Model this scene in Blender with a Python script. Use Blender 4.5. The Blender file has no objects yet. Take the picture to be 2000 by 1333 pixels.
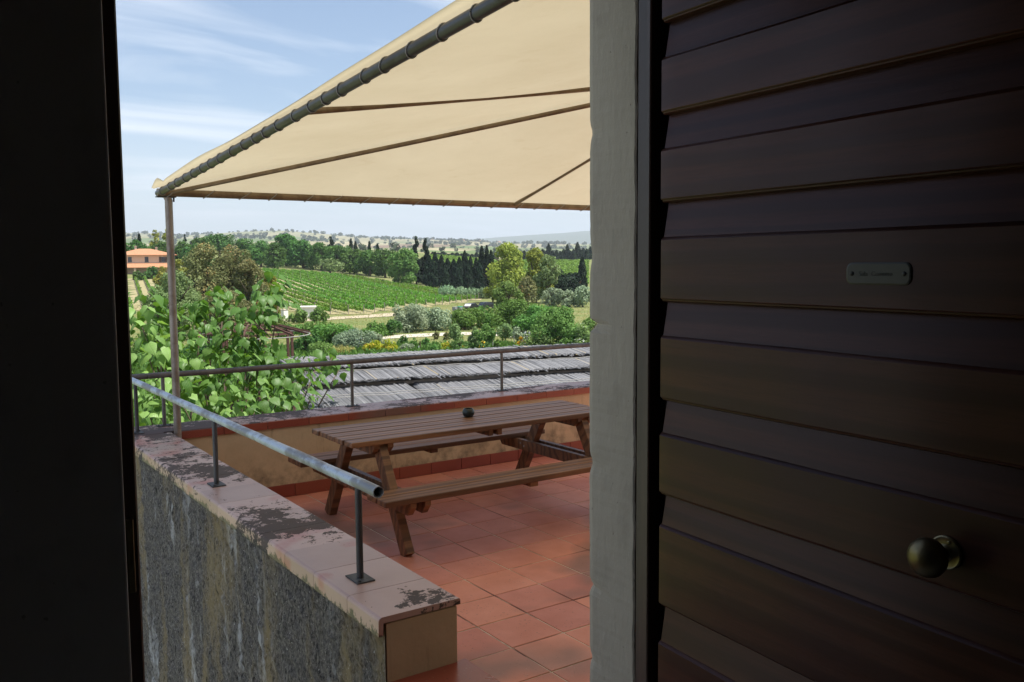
import bpy, bmesh, math, random
import numpy as np
from mathutils import Vector, Matrix
random.seed(7); RNG = np.random.default_rng(11)
SC = bpy.context.scene
COL = SC.collection
rad = math.radians

# ------------------------------------------------------------------ camera
# world: X runs along the far parapet, Y along the side parapet (away), Z up, origin at the eye
PITCH, ROLL, YAW, FPX = 0.0855732, -0.0070372, 0.6068698, 1752.08
def cam_matrix(p, r, y):
    cy, sy, cp, sp, cr, sr = math.cos(y), math.sin(y), math.cos(p), math.sin(p), math.cos(r), math.sin(r)
    Rz = np.array([[cy, -sy, 0], [sy, cy, 0], [0, 0, 1]])
    base = np.array([[1, 0, 0], [0, 0, -1], [0, 1, 0]])
    Rx = np.array([[1, 0, 0], [0, cp, -sp], [0, sp, cp]])
    Rr = np.array([[cr, -sr, 0], [sr, cr, 0], [0, 0, 1]])
    return Rr @ Rx @ base @ Rz
CM = cam_matrix(PITCH, ROLL, YAW)
cam = bpy.data.cameras.new('camera')
cam.sensor_width = 36; cam.lens = FPX * 36 / 2000
cam.clip_start = 0.05; cam.clip_end = 60000
camo = bpy.data.objects.new('camera', cam); COL.objects.link(camo)
mw = Matrix.Identity(4)
for i in range(3):
    mw[i][0] = CM[0][i]; mw[i][1] = -CM[1][i]; mw[i][2] = -CM[2][i]
camo.matrix_world = mw
SC.camera = camo

# ------------------------------------------------------------------ sky, sun, exposure
SUN_EL = 64.0
SUN_H = Vector((0.72, -0.69, 0)).normalized()            # towards the sun, right and slightly behind
SUN_V = Vector((SUN_H.x * math.cos(rad(SUN_EL)), SUN_H.y * math.cos(rad(SUN_EL)), math.sin(rad(SUN_EL))))
W = bpy.data.worlds.new('World'); SC.world = W; W.use_nodes = True
nt = W.node_tree; nt.nodes.clear()
out = nt.nodes.new('ShaderNodeOutputWorld'); bg = nt.nodes.new('ShaderNodeBackground')
sky = nt.nodes.new('ShaderNodeTexSky'); sky.sky_type = 'NISHITA'; sky.sun_disc = False
sky.sun_elevation = rad(SUN_EL); sky.sun_rotation = math.atan2(SUN_H.x, SUN_H.y)
sky.altitude = 150; sky.air_density = 1.0; sky.dust_density = 0.6; sky.ozone_density = 3.2
bg.inputs['Strength'].default_value = 0.088
tc = nt.nodes.new('ShaderNodeTexCoord')
sep = nt.nodes.new('ShaderNodeSeparateXYZ'); nt.links.new(tc.outputs['Generated'], sep.inputs[0])
def wmath(op, a, b):
    n = nt.nodes.new('ShaderNodeMath'); n.operation = op
    for k, v in enumerate((a, b)):
        if v is None: continue
        if isinstance(v, (int, float)): n.inputs[k].default_value = v
        else: nt.links.new(v, n.inputs[k])
    return n.outputs[0]
zz = wmath('ADD', wmath('MAXIMUM', sep.outputs[2], 0.0), 0.10)     # project the dome on a flat cloud layer
cmb = nt.nodes.new('ShaderNodeCombineXYZ')
nt.links.new(wmath('DIVIDE', sep.outputs[0], zz), cmb.inputs[0]); nt.links.new(wmath('DIVIDE', sep.outputs[1], zz), cmb.inputs[1])
mp = nt.nodes.new('ShaderNodeMapping'); mp.inputs['Rotation'].default_value = (0, 0, rad(28)); mp.inputs['Scale'].default_value = (0.55, 1.5, 1)
nt.links.new(cmb.outputs[0], mp.inputs[0])
n1 = nt.nodes.new('ShaderNodeTexNoise'); n1.inputs['Scale'].default_value = 1.15; n1.inputs['Detail'].default_value = 7; n1.inputs['Roughness'].default_value = 0.52; n1.inputs['Distortion'].default_value = 0.55
nt.links.new(mp.outputs[0], n1.inputs['Vector'])
r1 = nt.nodes.new('ShaderNodeValToRGB'); r1.color_ramp.elements[0].position = 0.45; r1.color_ramp.elements[1].position = 0.66
nt.links.new(n1.outputs['Fac'], r1.inputs[0])
lowz = nt.nodes.new('ShaderNodeMapRange'); lowz.inputs[1].default_value = 0.0; lowz.inputs[2].default_value = 0.17; lowz.inputs[3].default_value = 0.62; lowz.inputs[4].default_value = 0.0
nt.links.new(sep.outputs[2], lowz.inputs[0])
cl = wmath('MINIMUM', wmath('ADD', wmath('MULTIPLY', r1.outputs[0], 0.66), lowz.outputs[0]), 0.9)
mixn = nt.nodes.new('ShaderNodeMix'); mixn.data_type = 'RGBA'
nt.links.new(cl, mixn.inputs[0]); nt.links.new(sky.outputs[0], mixn.inputs[6]); mixn.inputs[7].default_value = (7.6, 7.95, 8.5, 1)
nt.links.new(mixn.outputs[2], bg.inputs['Color']); nt.links.new(bg.outputs[0], out.inputs['Surface'])
sun = bpy.data.lights.new('sun', 'SUN'); sun.energy = 5.0; sun.angle = rad(0.53); sun.color = (1.0, 0.955, 0.88)
suno = bpy.data.objects.new('sun', sun); COL.objects.link(suno)
suno.rotation_euler = SUN_V.to_track_quat('Z', 'Y').to_euler(); suno.location = (20, -20, 40)
vs = SC.view_settings; vs.view_transform = 'Standard'; vs.look = 'None'; vs.exposure = 0.80; vs.gamma = 1.0; vs.use_curve_mapping = False
SC.render.engine = 'CYCLES'
cy = SC.cycles
cy.use_denoising = True
try: cy.denoiser = 'OPENIMAGEDENOISE'
except Exception: pass
cy.max_bounces = 7; cy.diffuse_bounces = 4; cy.glossy_bounces = 3; cy.transmission_bounces = 6; cy.transparent_max_bounces = 8; cy.volume_bounces = 0
cy.sample_clamp_indirect = 4.0; cy.caustics_reflective = False; cy.caustics_refractive = False

# ------------------------------------------------------------------ node helpers
class MB:
    """one procedural material"""
    def __init__(s, name):
        s.m = bpy.data.materials.new(name); s.m.use_nodes = True
        s.t = s.m.node_tree; s.t.nodes.clear()
        s.o = s.t.nodes.new('ShaderNodeOutputMaterial')
        s.b = s.t.nodes.new('ShaderNodeBsdfPrincipled'); s.t.links.new(s.b.outputs[0], s.o.inputs[0])
        s.g = None; s.oi = None
    def n(s, typ): return s.t.nodes.new(typ)
    def lk(s, a, b): s.t.links.new(a, b)
    def put(s, sock, v):
        if isinstance(v, bpy.types.NodeSocket): s.lk(v, sock)
        elif isinstance(v, (tuple, list)) and len(v) == 3 and sock.type == 'RGBA': sock.default_value = (*v, 1)
        else: sock.default_value = v
    def pos(s, scale=(1, 1, 1), rot=(0, 0, 0), local=False, loc=(0, 0, 0)):
        if local:
            c = s.n('ShaderNodeTexCoord').outputs['Object']
        else:
            if s.g is None: s.g = s.n('ShaderNodeNewGeometry')
            c = s.g.outputs['Position']
        m = s.n('ShaderNodeMapping'); m.inputs['Scale'].default_value = scale; m.inputs['Rotation'].default_value = rot; m.inputs['Location'].default_value = loc
        s.lk(c, m.inputs[0]); return m.outputs[0]
    def noise(s, vec, scale=5, detail=4, rough=0.55, dist=0.0):
        n = s.n('ShaderNodeTexNoise'); n.inputs['Scale'].default_value = scale; n.inputs['Detail'].default_value = detail
        n.inputs['Roughness'].default_value = rough; n.inputs['Distortion'].default_value = dist
        s.lk(vec, n.inputs['Vector']); return n.outputs['Fac']
    def vor(s, vec, scale=5, feat='F1', out='Distance'):
        n = s.n('ShaderNodeTexVoronoi'); n.feature = feat; n.inputs['Scale'].default_value = scale; s.lk(vec, n.inputs['Vector']); return n.outputs[out]
    def ramp(s, fac, stops, interp='LINEAR'):
        r = s.n('ShaderNodeValToRGB'); r.color_ramp.interpolation = interp; e = r.color_ramp.elements
        while len(e) < len(stops): e.new(0.5)
        for k, (p, c) in enumerate(stops):
            e[k].position = p; e[k].color = (c, c, c, 1) if isinstance(c, (int, float)) else (*c, 1)
        s.lk(fac, r.inputs[0]); return r.outputs[0]
    def mix(s, fac, a, b, blend='MIX'):
        m = s.n('ShaderNodeMix'); m.data_type = 'RGBA'; m.blend_type = blend
        s.put(m.inputs[0], fac); s.put(m.inputs[6], a); s.put(m.inputs[7], b); return m.outputs[2]
    def math(s, op, a, b=0.0):
        m = s.n('ShaderNodeMath'); m.operation = op; s.put(m.inputs[0], a); s.put(m.inputs[1], b); return m.outputs[0]
    def rnd(s):
        if s.oi is None: s.oi = s.n('ShaderNodeObjectInfo')
        return s.oi.outputs['Random']
    def attr(s, name):
        a = s.n('ShaderNodeAttribute'); a.attribute_name = name; return a.outputs['Fac']
    def hsv(s, col, h=0.5, sat=1.0, val=1.0):
        n = s.n('ShaderNodeHueSaturation'); s.put(n.inputs['Hue'], h); s.put(n.inputs['Saturation'], sat); s.put(n.inputs['Value'], val); s.put(n.inputs['Color'], col); return n.outputs[0]
    def bump(s, hgt, strength=0.3, dist=0.01):
        b = s.n('ShaderNodeBump'); b.inputs['Strength'].default_value = strength; b.inputs['Distance'].default_value = dist
        s.lk(hgt, b.inputs['Height']); s.lk(b.outputs[0], s.b.inputs['Normal'])
    def done(s, col=None, rough=None, metal=None, spec=None):
        if col is not None: s.put(s.b.inputs['Base Color'], col)
        if rough is not None: s.put(s.b.inputs['Roughness'], rough)
        if metal is not None: s.put(s.b.inputs['Metallic'], metal)
        if spec is not None: s.put(s.b.inputs['Specular IOR Level'], spec)
        return s.m
def var(a, b): return (a, b)
def rng01(m, lo, hi, src):
    r = m.n('ShaderNodeMapRange'); r.inputs[3].default_value = lo; r.inputs[4].default_value = hi; m.lk(src, r.inputs[0]); return r.outputs[0]

# ------------------------------------------------------------------ mesh helpers
def link(o, parent=None):
    COL.objects.link(o)
    if parent is not None: o.parent = parent
    return o
def tag(o, label=None, cat=None, group=None, kind=None):
    if label: o['label'] = label
    if cat: o['category'] = cat
    if group: o['group'] = group
    if kind: o['kind'] = kind
    return o
def empty(name, loc=(0, 0, 0), rz=0.0, label=None, cat=None, group=None):
    o = bpy.data.objects.new(name, None); o.location = loc; o.rotation_euler = (0, 0, rz); o.empty_display_size = 0.1
    link(o); return tag(o, label, cat, group)
def mesh_from(name, V, F, mats, smooth=False):
    me = bpy.data.meshes.new(name); me.from_pydata([tuple(v) for v in V], [], [tuple(f) for f in F]); me.update()
    if mats is not None: me.materials.append(mats)
    if smooth: me.polygons.foreach_set('use_smooth', [True] * len(me.polygons))
    return me
class G:
    """collects shapes into one mesh"""
    def __init__(s): s.V = []; s.F = []
    def add(s, V, F):
        k = len(s.V); s.V += [tuple(v) for v in V]; s.F += [tuple(i + k for i in f) for f in F]; return s
    def box(s, x0, x1, y0, y1, z0, z1, ch=0.0):
        if ch <= 0:
            V = [(x, y, z) for x in (x0, x1) for y in (y0, y1) for z in (z0, z1)]
            return s.add(V, [(0, 1, 3, 2), (4, 6, 7, 5), (0, 4, 5, 1), (2, 3, 7, 6), (0, 2, 6, 4), (1, 5, 7, 3)])
        bm = bmesh.new(); bmesh.ops.create_cube(bm, size=1.0)
        for v in bm.verts:
            v.co = Vector(((x0 + x1) / 2 + v.co.x * (x1 - x0), (y0 + y1) / 2 + v.co.y * (y1 - y0), (z0 + z1) / 2 + v.co.z * (z1 - z0)))
        bmesh.ops.bevel(bm, geom=list(bm.edges), offset=ch, segments=2 if ch > 0.003 else 1, affect='EDGES', profile=0.5, clamp_overlap=True)
        bm.verts.index_update()
        s.add([v.co for v in bm.verts], [[v.index for v in f.verts] for f in bm.faces]); bm.free(); return s
    def prism(s, poly, z0, z1):
        n = len(poly)
        V = [(x, y, z0) for x, y in poly] + [(x, y, z1) for x, y in poly]
        F = [tuple(range(n - 1, -1, -1)), tuple(range(n, 2 * n))] + [(i, (i + 1) % n, n + (i + 1) % n, n + i) for i in range(n)]
        return s.add(V, F)
    def beam(s, a, b, w, h, up=(0, 0, 1), ch=0.004):
        """rectangular bar from a to b"""
        a = Vector(a); b = Vector(b); d = (b - a); L = d.length; d.normalize(); up = Vector(up)
        sx = d.cross(up).normalized(); uz = sx.cross(d).normalized()
        g = G().box(-w / 2, w / 2, 0, L, -h / 2, h / 2, ch)
        return s.add([a + sx * v[0] + d * v[1] + uz * v[2] for v in g.V], g.F)
    def tube(s, pts, r, seg=10, cap=True, radii=None):
        pts = [Vector(p) for p in pts]; n = len(pts); V = []; F = []
        up = Vector((0, 0, 1))
        for i, p in enumerate(pts):
            d = (pts[min(i + 1, n - 1)] - pts[max(i - 1, 0)]).normalized()
            u = up if abs(d.dot(up)) < 0.95 else Vector((1, 0, 0))
            a = d.cross(u).normalized(); b = a.cross(d).normalized()
            rr = radii[i] if radii else r
            for k in range(seg):
                t = 2 * math.pi * k / seg; V.append(p + a * (math.cos(t) * rr) + b * (math.sin(t) * rr))
        for i in range(n - 1):
            for k in range(seg):
                k2 = (k + 1) % seg; F.append((i * seg + k, i * seg + k2, (i + 1) * seg + k2, (i + 1) * seg + k))
        if cap: F.append(tuple(range(seg - 1, -1, -1))); F.append(tuple((n - 1) * seg + k for k in range(seg)))
        return s.add(V, F)
    def lathe(s, prof, seg=24, M=None):
        V = []; F = []; n = len(prof)
        for r, z in prof:
            for k in range(seg):
                t = 2 * math.pi * k / seg; V.append(Vector((r * math.cos(t), r * math.sin(t), z)))
        for i in range(n - 1):
            for k in range(seg):
                k2 = (k + 1) % seg; F.append((i * seg + k, i * seg + k2, (i + 1) * seg + k2, (i + 1) * seg + k))
        F.append(tuple(range(seg - 1, -1, -1))); F.append(tuple((n - 1) * seg + k for k in range(seg)))
        if M is not None: V = [M @ v for v in V]
        return s.add(V, F)
    def obj(s, name, mat, parent=None, smooth=False, me=None):
        o = bpy.data.objects.new(name, mesh_from(name, s.V, s.F, mat, smooth))
        return link(o, parent)
def auto_smooth(o, ang=40):
    me = o.data; me.polygons.foreach_set('use_smooth', [True] * len(me.polygons))
    try: me.set_sharp_from_angle(angle=rad(ang))
    except Exception: pass
    return o
def inst(name, me, parent=None, loc=(0, 0, 0), rot=(0, 0, 0), scale=(1, 1, 1)):
    o = bpy.data.objects.new(name, me); o.location = loc; o.rotation_euler = rot; o.scale = scale
    return link(o, parent)

# ================================================================== materials of the house and terrace
def m_plaster(name, c1, c2, bump=0.25):
    m = MB(name); p = m.pos()
    a = m.noise(p, 2.2, 6, 0.6); b = m.noise(m.pos((1, 1, 0.35)), 38, 5, 0.65); c = m.noise(p, 9, 5, 0.6)
    col = m.mix(m.ramp(a, [(0.3, 0.0), (0.7, 1.0)]), c1, c2)
    col = m.mix(m.ramp(c, [(0.55, 0.0), (0.75, 0.45)]), col, tuple(x * 0.62 for x in c1))
    pits = m.ramp(m.noise(m.pos((1, 1, 0.7)), 70, 2, 0.5), [(0.235, 1.0), (0.27, 0.0)])
    col = m.mix(m.math('MULTIPLY', pits, 0.6), col, tuple(x * 0.35 for x in c1))
    m.bump(m.mix(0.4, b, m.math('SUBTRACT', c, pits)), bump, 0.012)
    return m.done(col, 0.85, spec=0.25)
M = {}
COPE_LIP = -1.285 - 0.055
M['plaster'] = m_plaster('weathered_plaster', (0.46, 0.415, 0.335), (0.39, 0.35, 0.285), 0.5)
M['inner_wall'] = m_plaster('interior_plaster', (0.62, 0.61, 0.60), (0.55, 0.54, 0.535), 0.15)
def m_wood(name, c1, c2, c3, rough, scale, axis='x', local=True, coat=0.0, bump=0.15, spec=0.5):
    m = MB(name)
    st = {'x': (0.35, 6, 6), 'y': (6, 0.35, 6), 'z': (6, 6, 0.35)}[axis]
    v = m.pos(st, local=local)
    # every board its own piece of the log
    va = m.n('ShaderNodeVectorMath'); va.operation = 'ADD'; m.lk(v, va.inputs[0])
    cb = m.n('ShaderNodeCombineXYZ'); k = m.math('MULTIPLY', m.rnd(), 37.0)
    for i in range(3): m.lk(k, cb.inputs[i])
    m.lk(cb.outputs[0], va.inputs[1]); v = va.outputs[0]
    g = m.noise(v, scale, 5, 0.6, 0.6); f = m.noise(v, scale * 9, 3, 0.7)
    rings = m.n('ShaderNodeTexWave'); rings.wave_type = 'RINGS'; rings.rings_direction = 'X' if axis == 'x' else ('Y' if axis == 'y' else 'Z')
    rings.inputs['Scale'].default_value = scale * 0.30; rings.inputs['Distortion'].default_value = 11; rings.inputs['Detail'].default_value = 3; rings.inputs['Detail Scale'].default_value = 0.8
    m.lk(v, rings.inputs['Vector'])
    col = m.mix(m.ramp(g, [(0.3, 0.0), (0.7, 1.0)]), c1, c2)
    col = m.mix(m.math('MULTIPLY', m.ramp(rings.outputs['Fac'], [(0.40, 0.0), (0.85, 1.0)]), 0.75), col, c3)
    col = m.mix(m.math('MULTIPLY', m.ramp(f, [(0.45, 0.0), (0.65, 1.0)]), 0.5), col, tuple(x * 0.5 for x in c1))
    col = m.hsv(col, val=rng01(m, 0.84, 1.14, m.rnd()))
    m.bump(m.mix(0.5, rings.outputs['Fac'], f), bump, 0.004)
    m.put(m.b.inputs['Roughness'], rng01(m, rough - 0.08, rough + 0.12, g))
    if coat:
        m.b.inputs['Coat Weight'].default_value = coat; m.b.inputs['Coat Roughness'].default_value = 0.32
    return m.done(col, spec=spec)
M['door_wood'] = m_wood('dark_stained_door_wood', (0.078, 0.0270, 0.0155), (0.054, 0.0180, 0.0105), (0.028, 0.0092, 0.0055), 0.34, 3.2, 'x', coat=0.10, bump=0.14, spec=0.22)
M['door_wood'].node_tree.nodes['Principled BSDF'].inputs['Specular Tint'].default_value = (1.0, 0.80, 0.90, 1)   # tint added to turn the green landscape reflection browner
M['frame_wood'] = m_wood('door_frame_wood', (0.075, 0.040, 0.028), (0.050, 0.027, 0.020), (0.035, 0.018, 0.014), 0.45, 3.0, 'z', coat=0.2)
M['table_wood'] = m_wood('oiled_table_wood', (0.285, 0.140, 0.066), (0.185, 0.084, 0.038), (0.070, 0.030, 0.015), 0.54, 2.6, 'x', coat=0.08, bump=0.25)
def m_tile(name, c1, c2, rough, rot=0.0):
    m = MB(name); p = m.pos()
    a = m.noise(p, 3.1, 5, 0.6); b = m.noise(p, 60, 3, 0.6); big = m.noise(p, 0.95, 3, 0.5)
    col = m.mix(m.ramp(a, [(0.3, 0.0), (0.7, 1.0)]), c1, c2)
    col = m.hsv(col, h=rng01(m, 0.495, 0.504, m.rnd()), val=rng01(m, 0.88, 1.10, m.rnd()))
    # grey film of old damp, pale lime specks, dark crumbs
    grey = m.math('MULTIPLY', m.ramp(big, [(0.56, 0.0), (0.66, 0.6)]), 1.0)
    col = m.mix(grey, col, (0.135, 0.115, 0.098))
    specks = m.ramp(m.noise(p, 95, 2, 0.5), [(0.69, 0.0), (0.73, 1.0)])
    col = m.mix(m.math('MULTIPLY', specks, m.ramp(m.noise(p, 2.3, 3), [(0.5, 0.0), (0.65, 0.8)])), col, (0.48, 0.40, 0.30))
    crumbs = m.ramp(m.noise(p, 70, 3, 0.6), [(0.30, 1.0), (0.35, 0.0)])
    col = m.mix(m.math('MULTIPLY', crumbs, m.ramp(m.noise(p, 1.7, 3), [(0.45, 0.0), (0.62, 0.7)])), col, (0.05, 0.035, 0.028))
    m.bump(m.mix(0.5, a, b), 0.10, 0.006)
    m.put(m.b.inputs['Roughness'], rng01(m, rough, rough + 0.22, a))
    return m.done(col)
M['floor_tile'] = m_tile('terracotta_floor_tile', (0.72, 0.275, 0.185), (0.60, 0.210, 0.135), 0.38)
M['tread_tile'] = m_tile('glazed_red_tread', (0.33, 0.075, 0.040), (0.26, 0.055, 0.032), 0.18)
def m_grout():
    m = MB('grout'); p = m.pos(); a = m.noise(p, 1.6, 4, 0.6); b = m.noise(p, 24, 4)
    col = m.mix(m.ramp(a, [(0.48, 0.0), (0.58, 1.0)]), (0.66, 0.55, 0.42), (0.050, 0.038, 0.030))
    m.bump(b, 0.5, 0.006); return m.done(col, 0.95)
M['grout'] = m_grout()
def m_coping(name, base1, base2, lichen, thr, red=0.25, spots=(), moss=0.0):
    m = MB(name); p = m.pos()
    a = m.noise(p, 4, 4, 0.55); col = m.mix(m.ramp(a, [(0.3, 0.0), (0.7, 1.0)]), base1, base2)
    col = m.hsv(col, val=rng01(m, 0.86, 1.12, m.rnd()))
    rr = m.ramp(m.noise(p, 3.0, 4, 0.5), [(0.56, 0.0), (0.68, red)]); col = m.mix(rr, col, (0.42, 0.12, 0.09))
    big = m.noise(p, 1.15, 2, 0.5); fine = m.noise(m.pos((1, 1, 1)), 9.5, 9, 0.72, 0.3); speck = m.noise(p, 55, 5, 0.7)
    for cx, cy_, r, k in spots:                      # colonies of lichen where they grow
        dv = m.n('ShaderNodeVectorMath'); dv.operation = 'DISTANCE'; m.lk(m.pos((1, 1, 0)), dv.inputs[0]); dv.inputs[1].default_value = (cx, cy_, 0)
        mr = m.n('ShaderNodeMapRange'); mr.interpolation_type = 'SMOOTHSTEP'; mr.inputs[1].default_value = r; mr.inputs[2].default_value = 0; mr.inputs[3].default_value = 0; mr.inputs[4].default_value = k; m.lk(dv.outputs['Value'], mr.inputs[0])
        big = m.math('ADD', big, mr.outputs[0])
    f = m.math('ADD', m.math('MULTIPLY', big, 1.25), m.math('MULTIPLY', fine, 1.25)); f = m.math('ADD', f, m.math('MULTIPLY', speck, 0.62))
    li = m.ramp(m.math('MULTIPLY', f, 0.5), [(thr, 0.0), (thr + 0.012, 1.0)])
    col = m.mix(m.math('MULTIPLY', li, 0.88), col, lichen)
    sz = m.n('ShaderNodeSeparateXYZ'); m.lk(m.g.outputs['Position'], sz.inputs[0])            # moss creeping up over the lower lip
    lo = m.n('ShaderNodeMapRange'); lo.inputs[1].default_value = COPE_LIP + 0.050; lo.inputs[2].default_value = COPE_LIP - 0.030; lo.inputs[3].default_value = -0.16; lo.inputs[4].default_value = 0.20; m.lk(sz.outputs[2], lo.inputs[0])
    ms_ = m.ramp(m.math('ADD', m.math('MULTIPLY', m.noise(m.pos((1, 1, 0.8)), 14, 9, 0.78), 1.0), lo.outputs[0]), [(0.55, 0.0), (0.60, 1.0)])
    col = m.mix(m.math('MULTIPLY', ms_, moss), col, (0.045, 0.042, 0.036))
    m.bump(m.mix(0.6, li, speck), 0.16, 0.004)
    m.put(m.b.inputs['Roughness'], rng01(m, 0.38, 0.9, li))
    return m.done(col)
M['coping'] = m_coping('coping_tile', (0.50, 0.335, 0.285), (0.43, 0.275, 0.230), (0.040, 0.036, 0.033), 0.842, 0.75, [(1.55, 4.15, 0.36, 0.20), (1.50, 4.55, 0.30, 0.17), (1.64, 3.85, 0.22, 0.15), (1.66, 2.98, 0.20, 0.26), (1.58, 5.75, 0.40, 0.15), (1.48, 6.2, 0.3, 0.13)], 0.9)
M['coping_b'] = m_coping('far_coping_tile', (0.40, 0.23, 0.19), (0.34, 0.18, 0.155), (0.050, 0.044, 0.044), 0.792, 0.35)
M['cope_front'] = m_tile('red_coping_edge', (0.30, 0.070, 0.038), (0.25, 0.055, 0.030), 0.45)
def m_moss():
    m = MB('mossy_render')
    s = m.pos((1, 1, 0.16)); p = m.pos(); fine = m.noise(m.pos((1, 1, 0.7)), 60, 9, 0.8); mid = m.noise(m.pos((1, 1, 0.5)), 16, 9, 0.78)
    st = m.noise(s, 3.0, 4, 0.55, 0.2); st2 = m.noise(m.pos((1, 1, 0.22), loc=(5.2, 3.7, 1.1)), 4.0, 5, 0.6, 0.25)
    col = m.mix(m.ramp(fine, [(0.41, 0.0), (0.60, 1.0)]), (0.024, 0.023, 0.022), (0.24, 0.215, 0.19))
    col = m.mix(m.math('MULTIPLY', m.ramp(mid, [(0.46, 0.0), (0.56, 1.0)]), 0.45), col, (0.085, 0.080, 0.076))
    och = m.math('MULTIPLY', m.ramp(st, [(0.50, 0.0), (0.60, 1.0)]), m.ramp(mid, [(0.36, 0.25), (0.58, 1.0)]))
    col = m.mix(m.math('MULTIPLY', och, 0.55), col, (0.33, 0.245, 0.11))
    pale = m.math('MULTIPLY', m.ramp(st2, [(0.55, 0.0), (0.63, 1.0)]), m.ramp(mid, [(0.42, 0.0), (0.55, 1.0)]))
    col = m.mix(m.math('MULTIPLY', pale, 0.7), col, (0.50, 0.50, 0.49))
    sp = m.ramp(m.noise(p, 75, 4, 0.65), [(0.64, 0.0), (0.68, 0.85)]); col = m.mix(sp, col, (0.46, 0.44, 0.40))
    dk = m.ramp(m.noise(m.pos((1, 1, 0.4)), 24, 6, 0.7), [(0.33, 0.9), (0.42, 0.0)]); col = m.mix(dk, col, (0.014, 0.013, 0.012))
    m.bump(m.mix(0.5, mid, fine), 0.85, 0.02)
    return m.done(col, 0.95, spec=0.15)
M['moss'] = m_moss()
def m_ochre():
    m = MB('ochre_render'); p = m.pos(); a = m.noise(p, 1.4, 5, 0.6); b = m.noise(p, 45, 4, 0.6)
    col = m.mix(m.ramp(a, [(0.3, 0.0), (0.7, 1.0)]), (0.60, 0.47, 0.31), (0.52, 0.39, 0.25))
    drip = m.noise(m.pos((1, 1, 0.10)), 16, 6, 0.7)
    g = m.n('ShaderNodeSeparateXYZ'); m.lk(m.g.outputs['Position'], g.inputs[0])
    low = m.n('ShaderNodeMapRange'); low.inputs[1].default_value = -1.55; low.inputs[2].default_value = -1.86; m.lk(g.outputs[2], low.inputs[0])
    mold = m.math('MULTIPLY', m.ramp(m.noise(p, 5, 7, 0.7), [(0.44, 0.0), (0.66, 1.0)]), m.math('ADD', m.math('MULTIPLY', low.outputs[0], 0.75), 0.10))
    col = m.mix(mold, col, (0.075, 0.065, 0.048))
    col = m.mix(m.ramp(drip, [(0.60, 0.0), (0.74, 0.45)]), col, (0.12, 0.10, 0.07))
    sc = m.ramp(m.noise(m.pos((3, 3, 12)), 8, 6, 0.7), [(0.70, 0.0), (0.72, 0.6)]); col = m.mix(sc, col, (0.10, 0.075, 0.05))
    m.bump(b, 0.22, 0.006); return m.done(col, 0.88, spec=0.2)
M['ochre'] = m_ochre()
def m_pipe(name, c1, c2, c3, metal, rough):
    m = MB(name); p = m.pos(); a = m.noise(m.pos((1, 0.45, 0.6)), 9, 6, 0.65, 0.2); b = m.noise(p, 70, 4, 0.7)
    col = m.mix(m.ramp(a, [(0.46, 0.0), (0.58, 1.0)]), c1, c2)
    col = m.mix(m.ramp(b, [(0.62, 0.0), (0.72, 0.8)]), col, c3)
    m.put(m.b.inputs['Roughness'], rng01(m, rough, rough + 0.3, a)); m.bump(b, 0.12, 0.002)
    return m.done(col, metal=metal)
M['rail_steel'] = m_pipe('galvanised_rail', (0.46, 0.53, 0.62), (0.24, 0.25, 0.27), (0.09, 0.085, 0.08), 0.45, 0.33)
M['rail_brown'] = m_pipe('weathered_painted_rail', (0.15, 0.135, 0.13), (0.115, 0.10, 0.095), (0.09, 0.055, 0.04), 0.25, 0.38)
M['pole_steel'] = m_pipe('pole_steel', (0.30, 0.265, 0.235), (0.22, 0.18, 0.15), (0.13, 0.075, 0.04), 0.45, 0.35)
M['canopy_pipe'] = m_pipe('canopy_frame_steel', (0.075, 0.078, 0.085), (0.055, 0.052, 0.052), (0.10, 0.065, 0.04), 0.45, 0.26)
M['rafter_steel'] = m_pipe('bounce_lit_brown_steel', (0.24, 0.175, 0.105), (0.18, 0.125, 0.075), (0.10, 0.06, 0.03), 0.35, 0.38)  # warm bounce light on the far bar is put into this brown; rafters match
M['iron'] = m_pipe('dark_iron_plate', (0.085, 0.085, 0.09), (0.06, 0.058, 0.058), (0.10, 0.07, 0.05), 0.5, 0.45)
def m_fabric():
    m = MB('cream_canvas'); p = m.pos((1, 1, 1)); w = m.noise(m.pos((7, 7, 28)), 14, 4, 0.6); a = m.noise(p, 0.9, 6, 0.68)
    col = m.mix(m.ramp(a, [(0.35, 0.0), (0.7, 1.0)]), (0.590, 0.515, 0.355), (0.525, 0.45, 0.30))
    st = m.ramp(m.noise(p, 6, 5, 0.6), [(0.60, 0.0), (0.75, 0.28)]); col = m.mix(st, col, (0.45, 0.36, 0.22))
    m.bump(m.mix(0.5, w, m.noise(m.pos((2, 2, 6)), 3, 4, 0.6)), 0.30, 0.012)
    m.done(col, 0.9, spec=0.1)
    tr = m.n('ShaderNodeBsdfTranslucent'); m.put(tr.inputs[0], m.mix(0.0, col, col)); ms = m.n('ShaderNodeMixShader'); ms.inputs[0].default_value = 0.42
    m.lk(m.b.outputs[0], ms.inputs[1]); m.lk(tr.outputs[0], ms.inputs[2]); m.lk(ms.outputs[0], m.o.inputs[0])
    return m.m
M['fabric'] = m_fabric()
def m_plain(name, col, rough=0.5, metal=0.0, var_=0.12, scale=20, bump=0.05):
    m = MB(name); a = m.noise(m.pos(local=True), scale, 4, 0.6)
    c = m.mix(a, tuple(x * (1 - var_) for x in col), tuple(min(1, x * (1 + var_)) for x in col)); m.bump(a, bump, 0.003)
    return m.done(c, rough, metal)
M['brass'] = m_plain('tarnished_brass', (0.17, 0.14, 0.08), 0.36, 0.9, 0.35, 30)
M['plate'] = m_plain('nickel_name_plate', (0.050, 0.047, 0.043), 0.45, 0.2, 0.2, 40)
M['ink'] = m_plain('dark_lettering', (0.02, 0.02, 0.02), 0.6)
M['rope'] = m_plain('lacing_cord', (0.30, 0.29, 0.27), 0.8, 0, 0.3)
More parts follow.
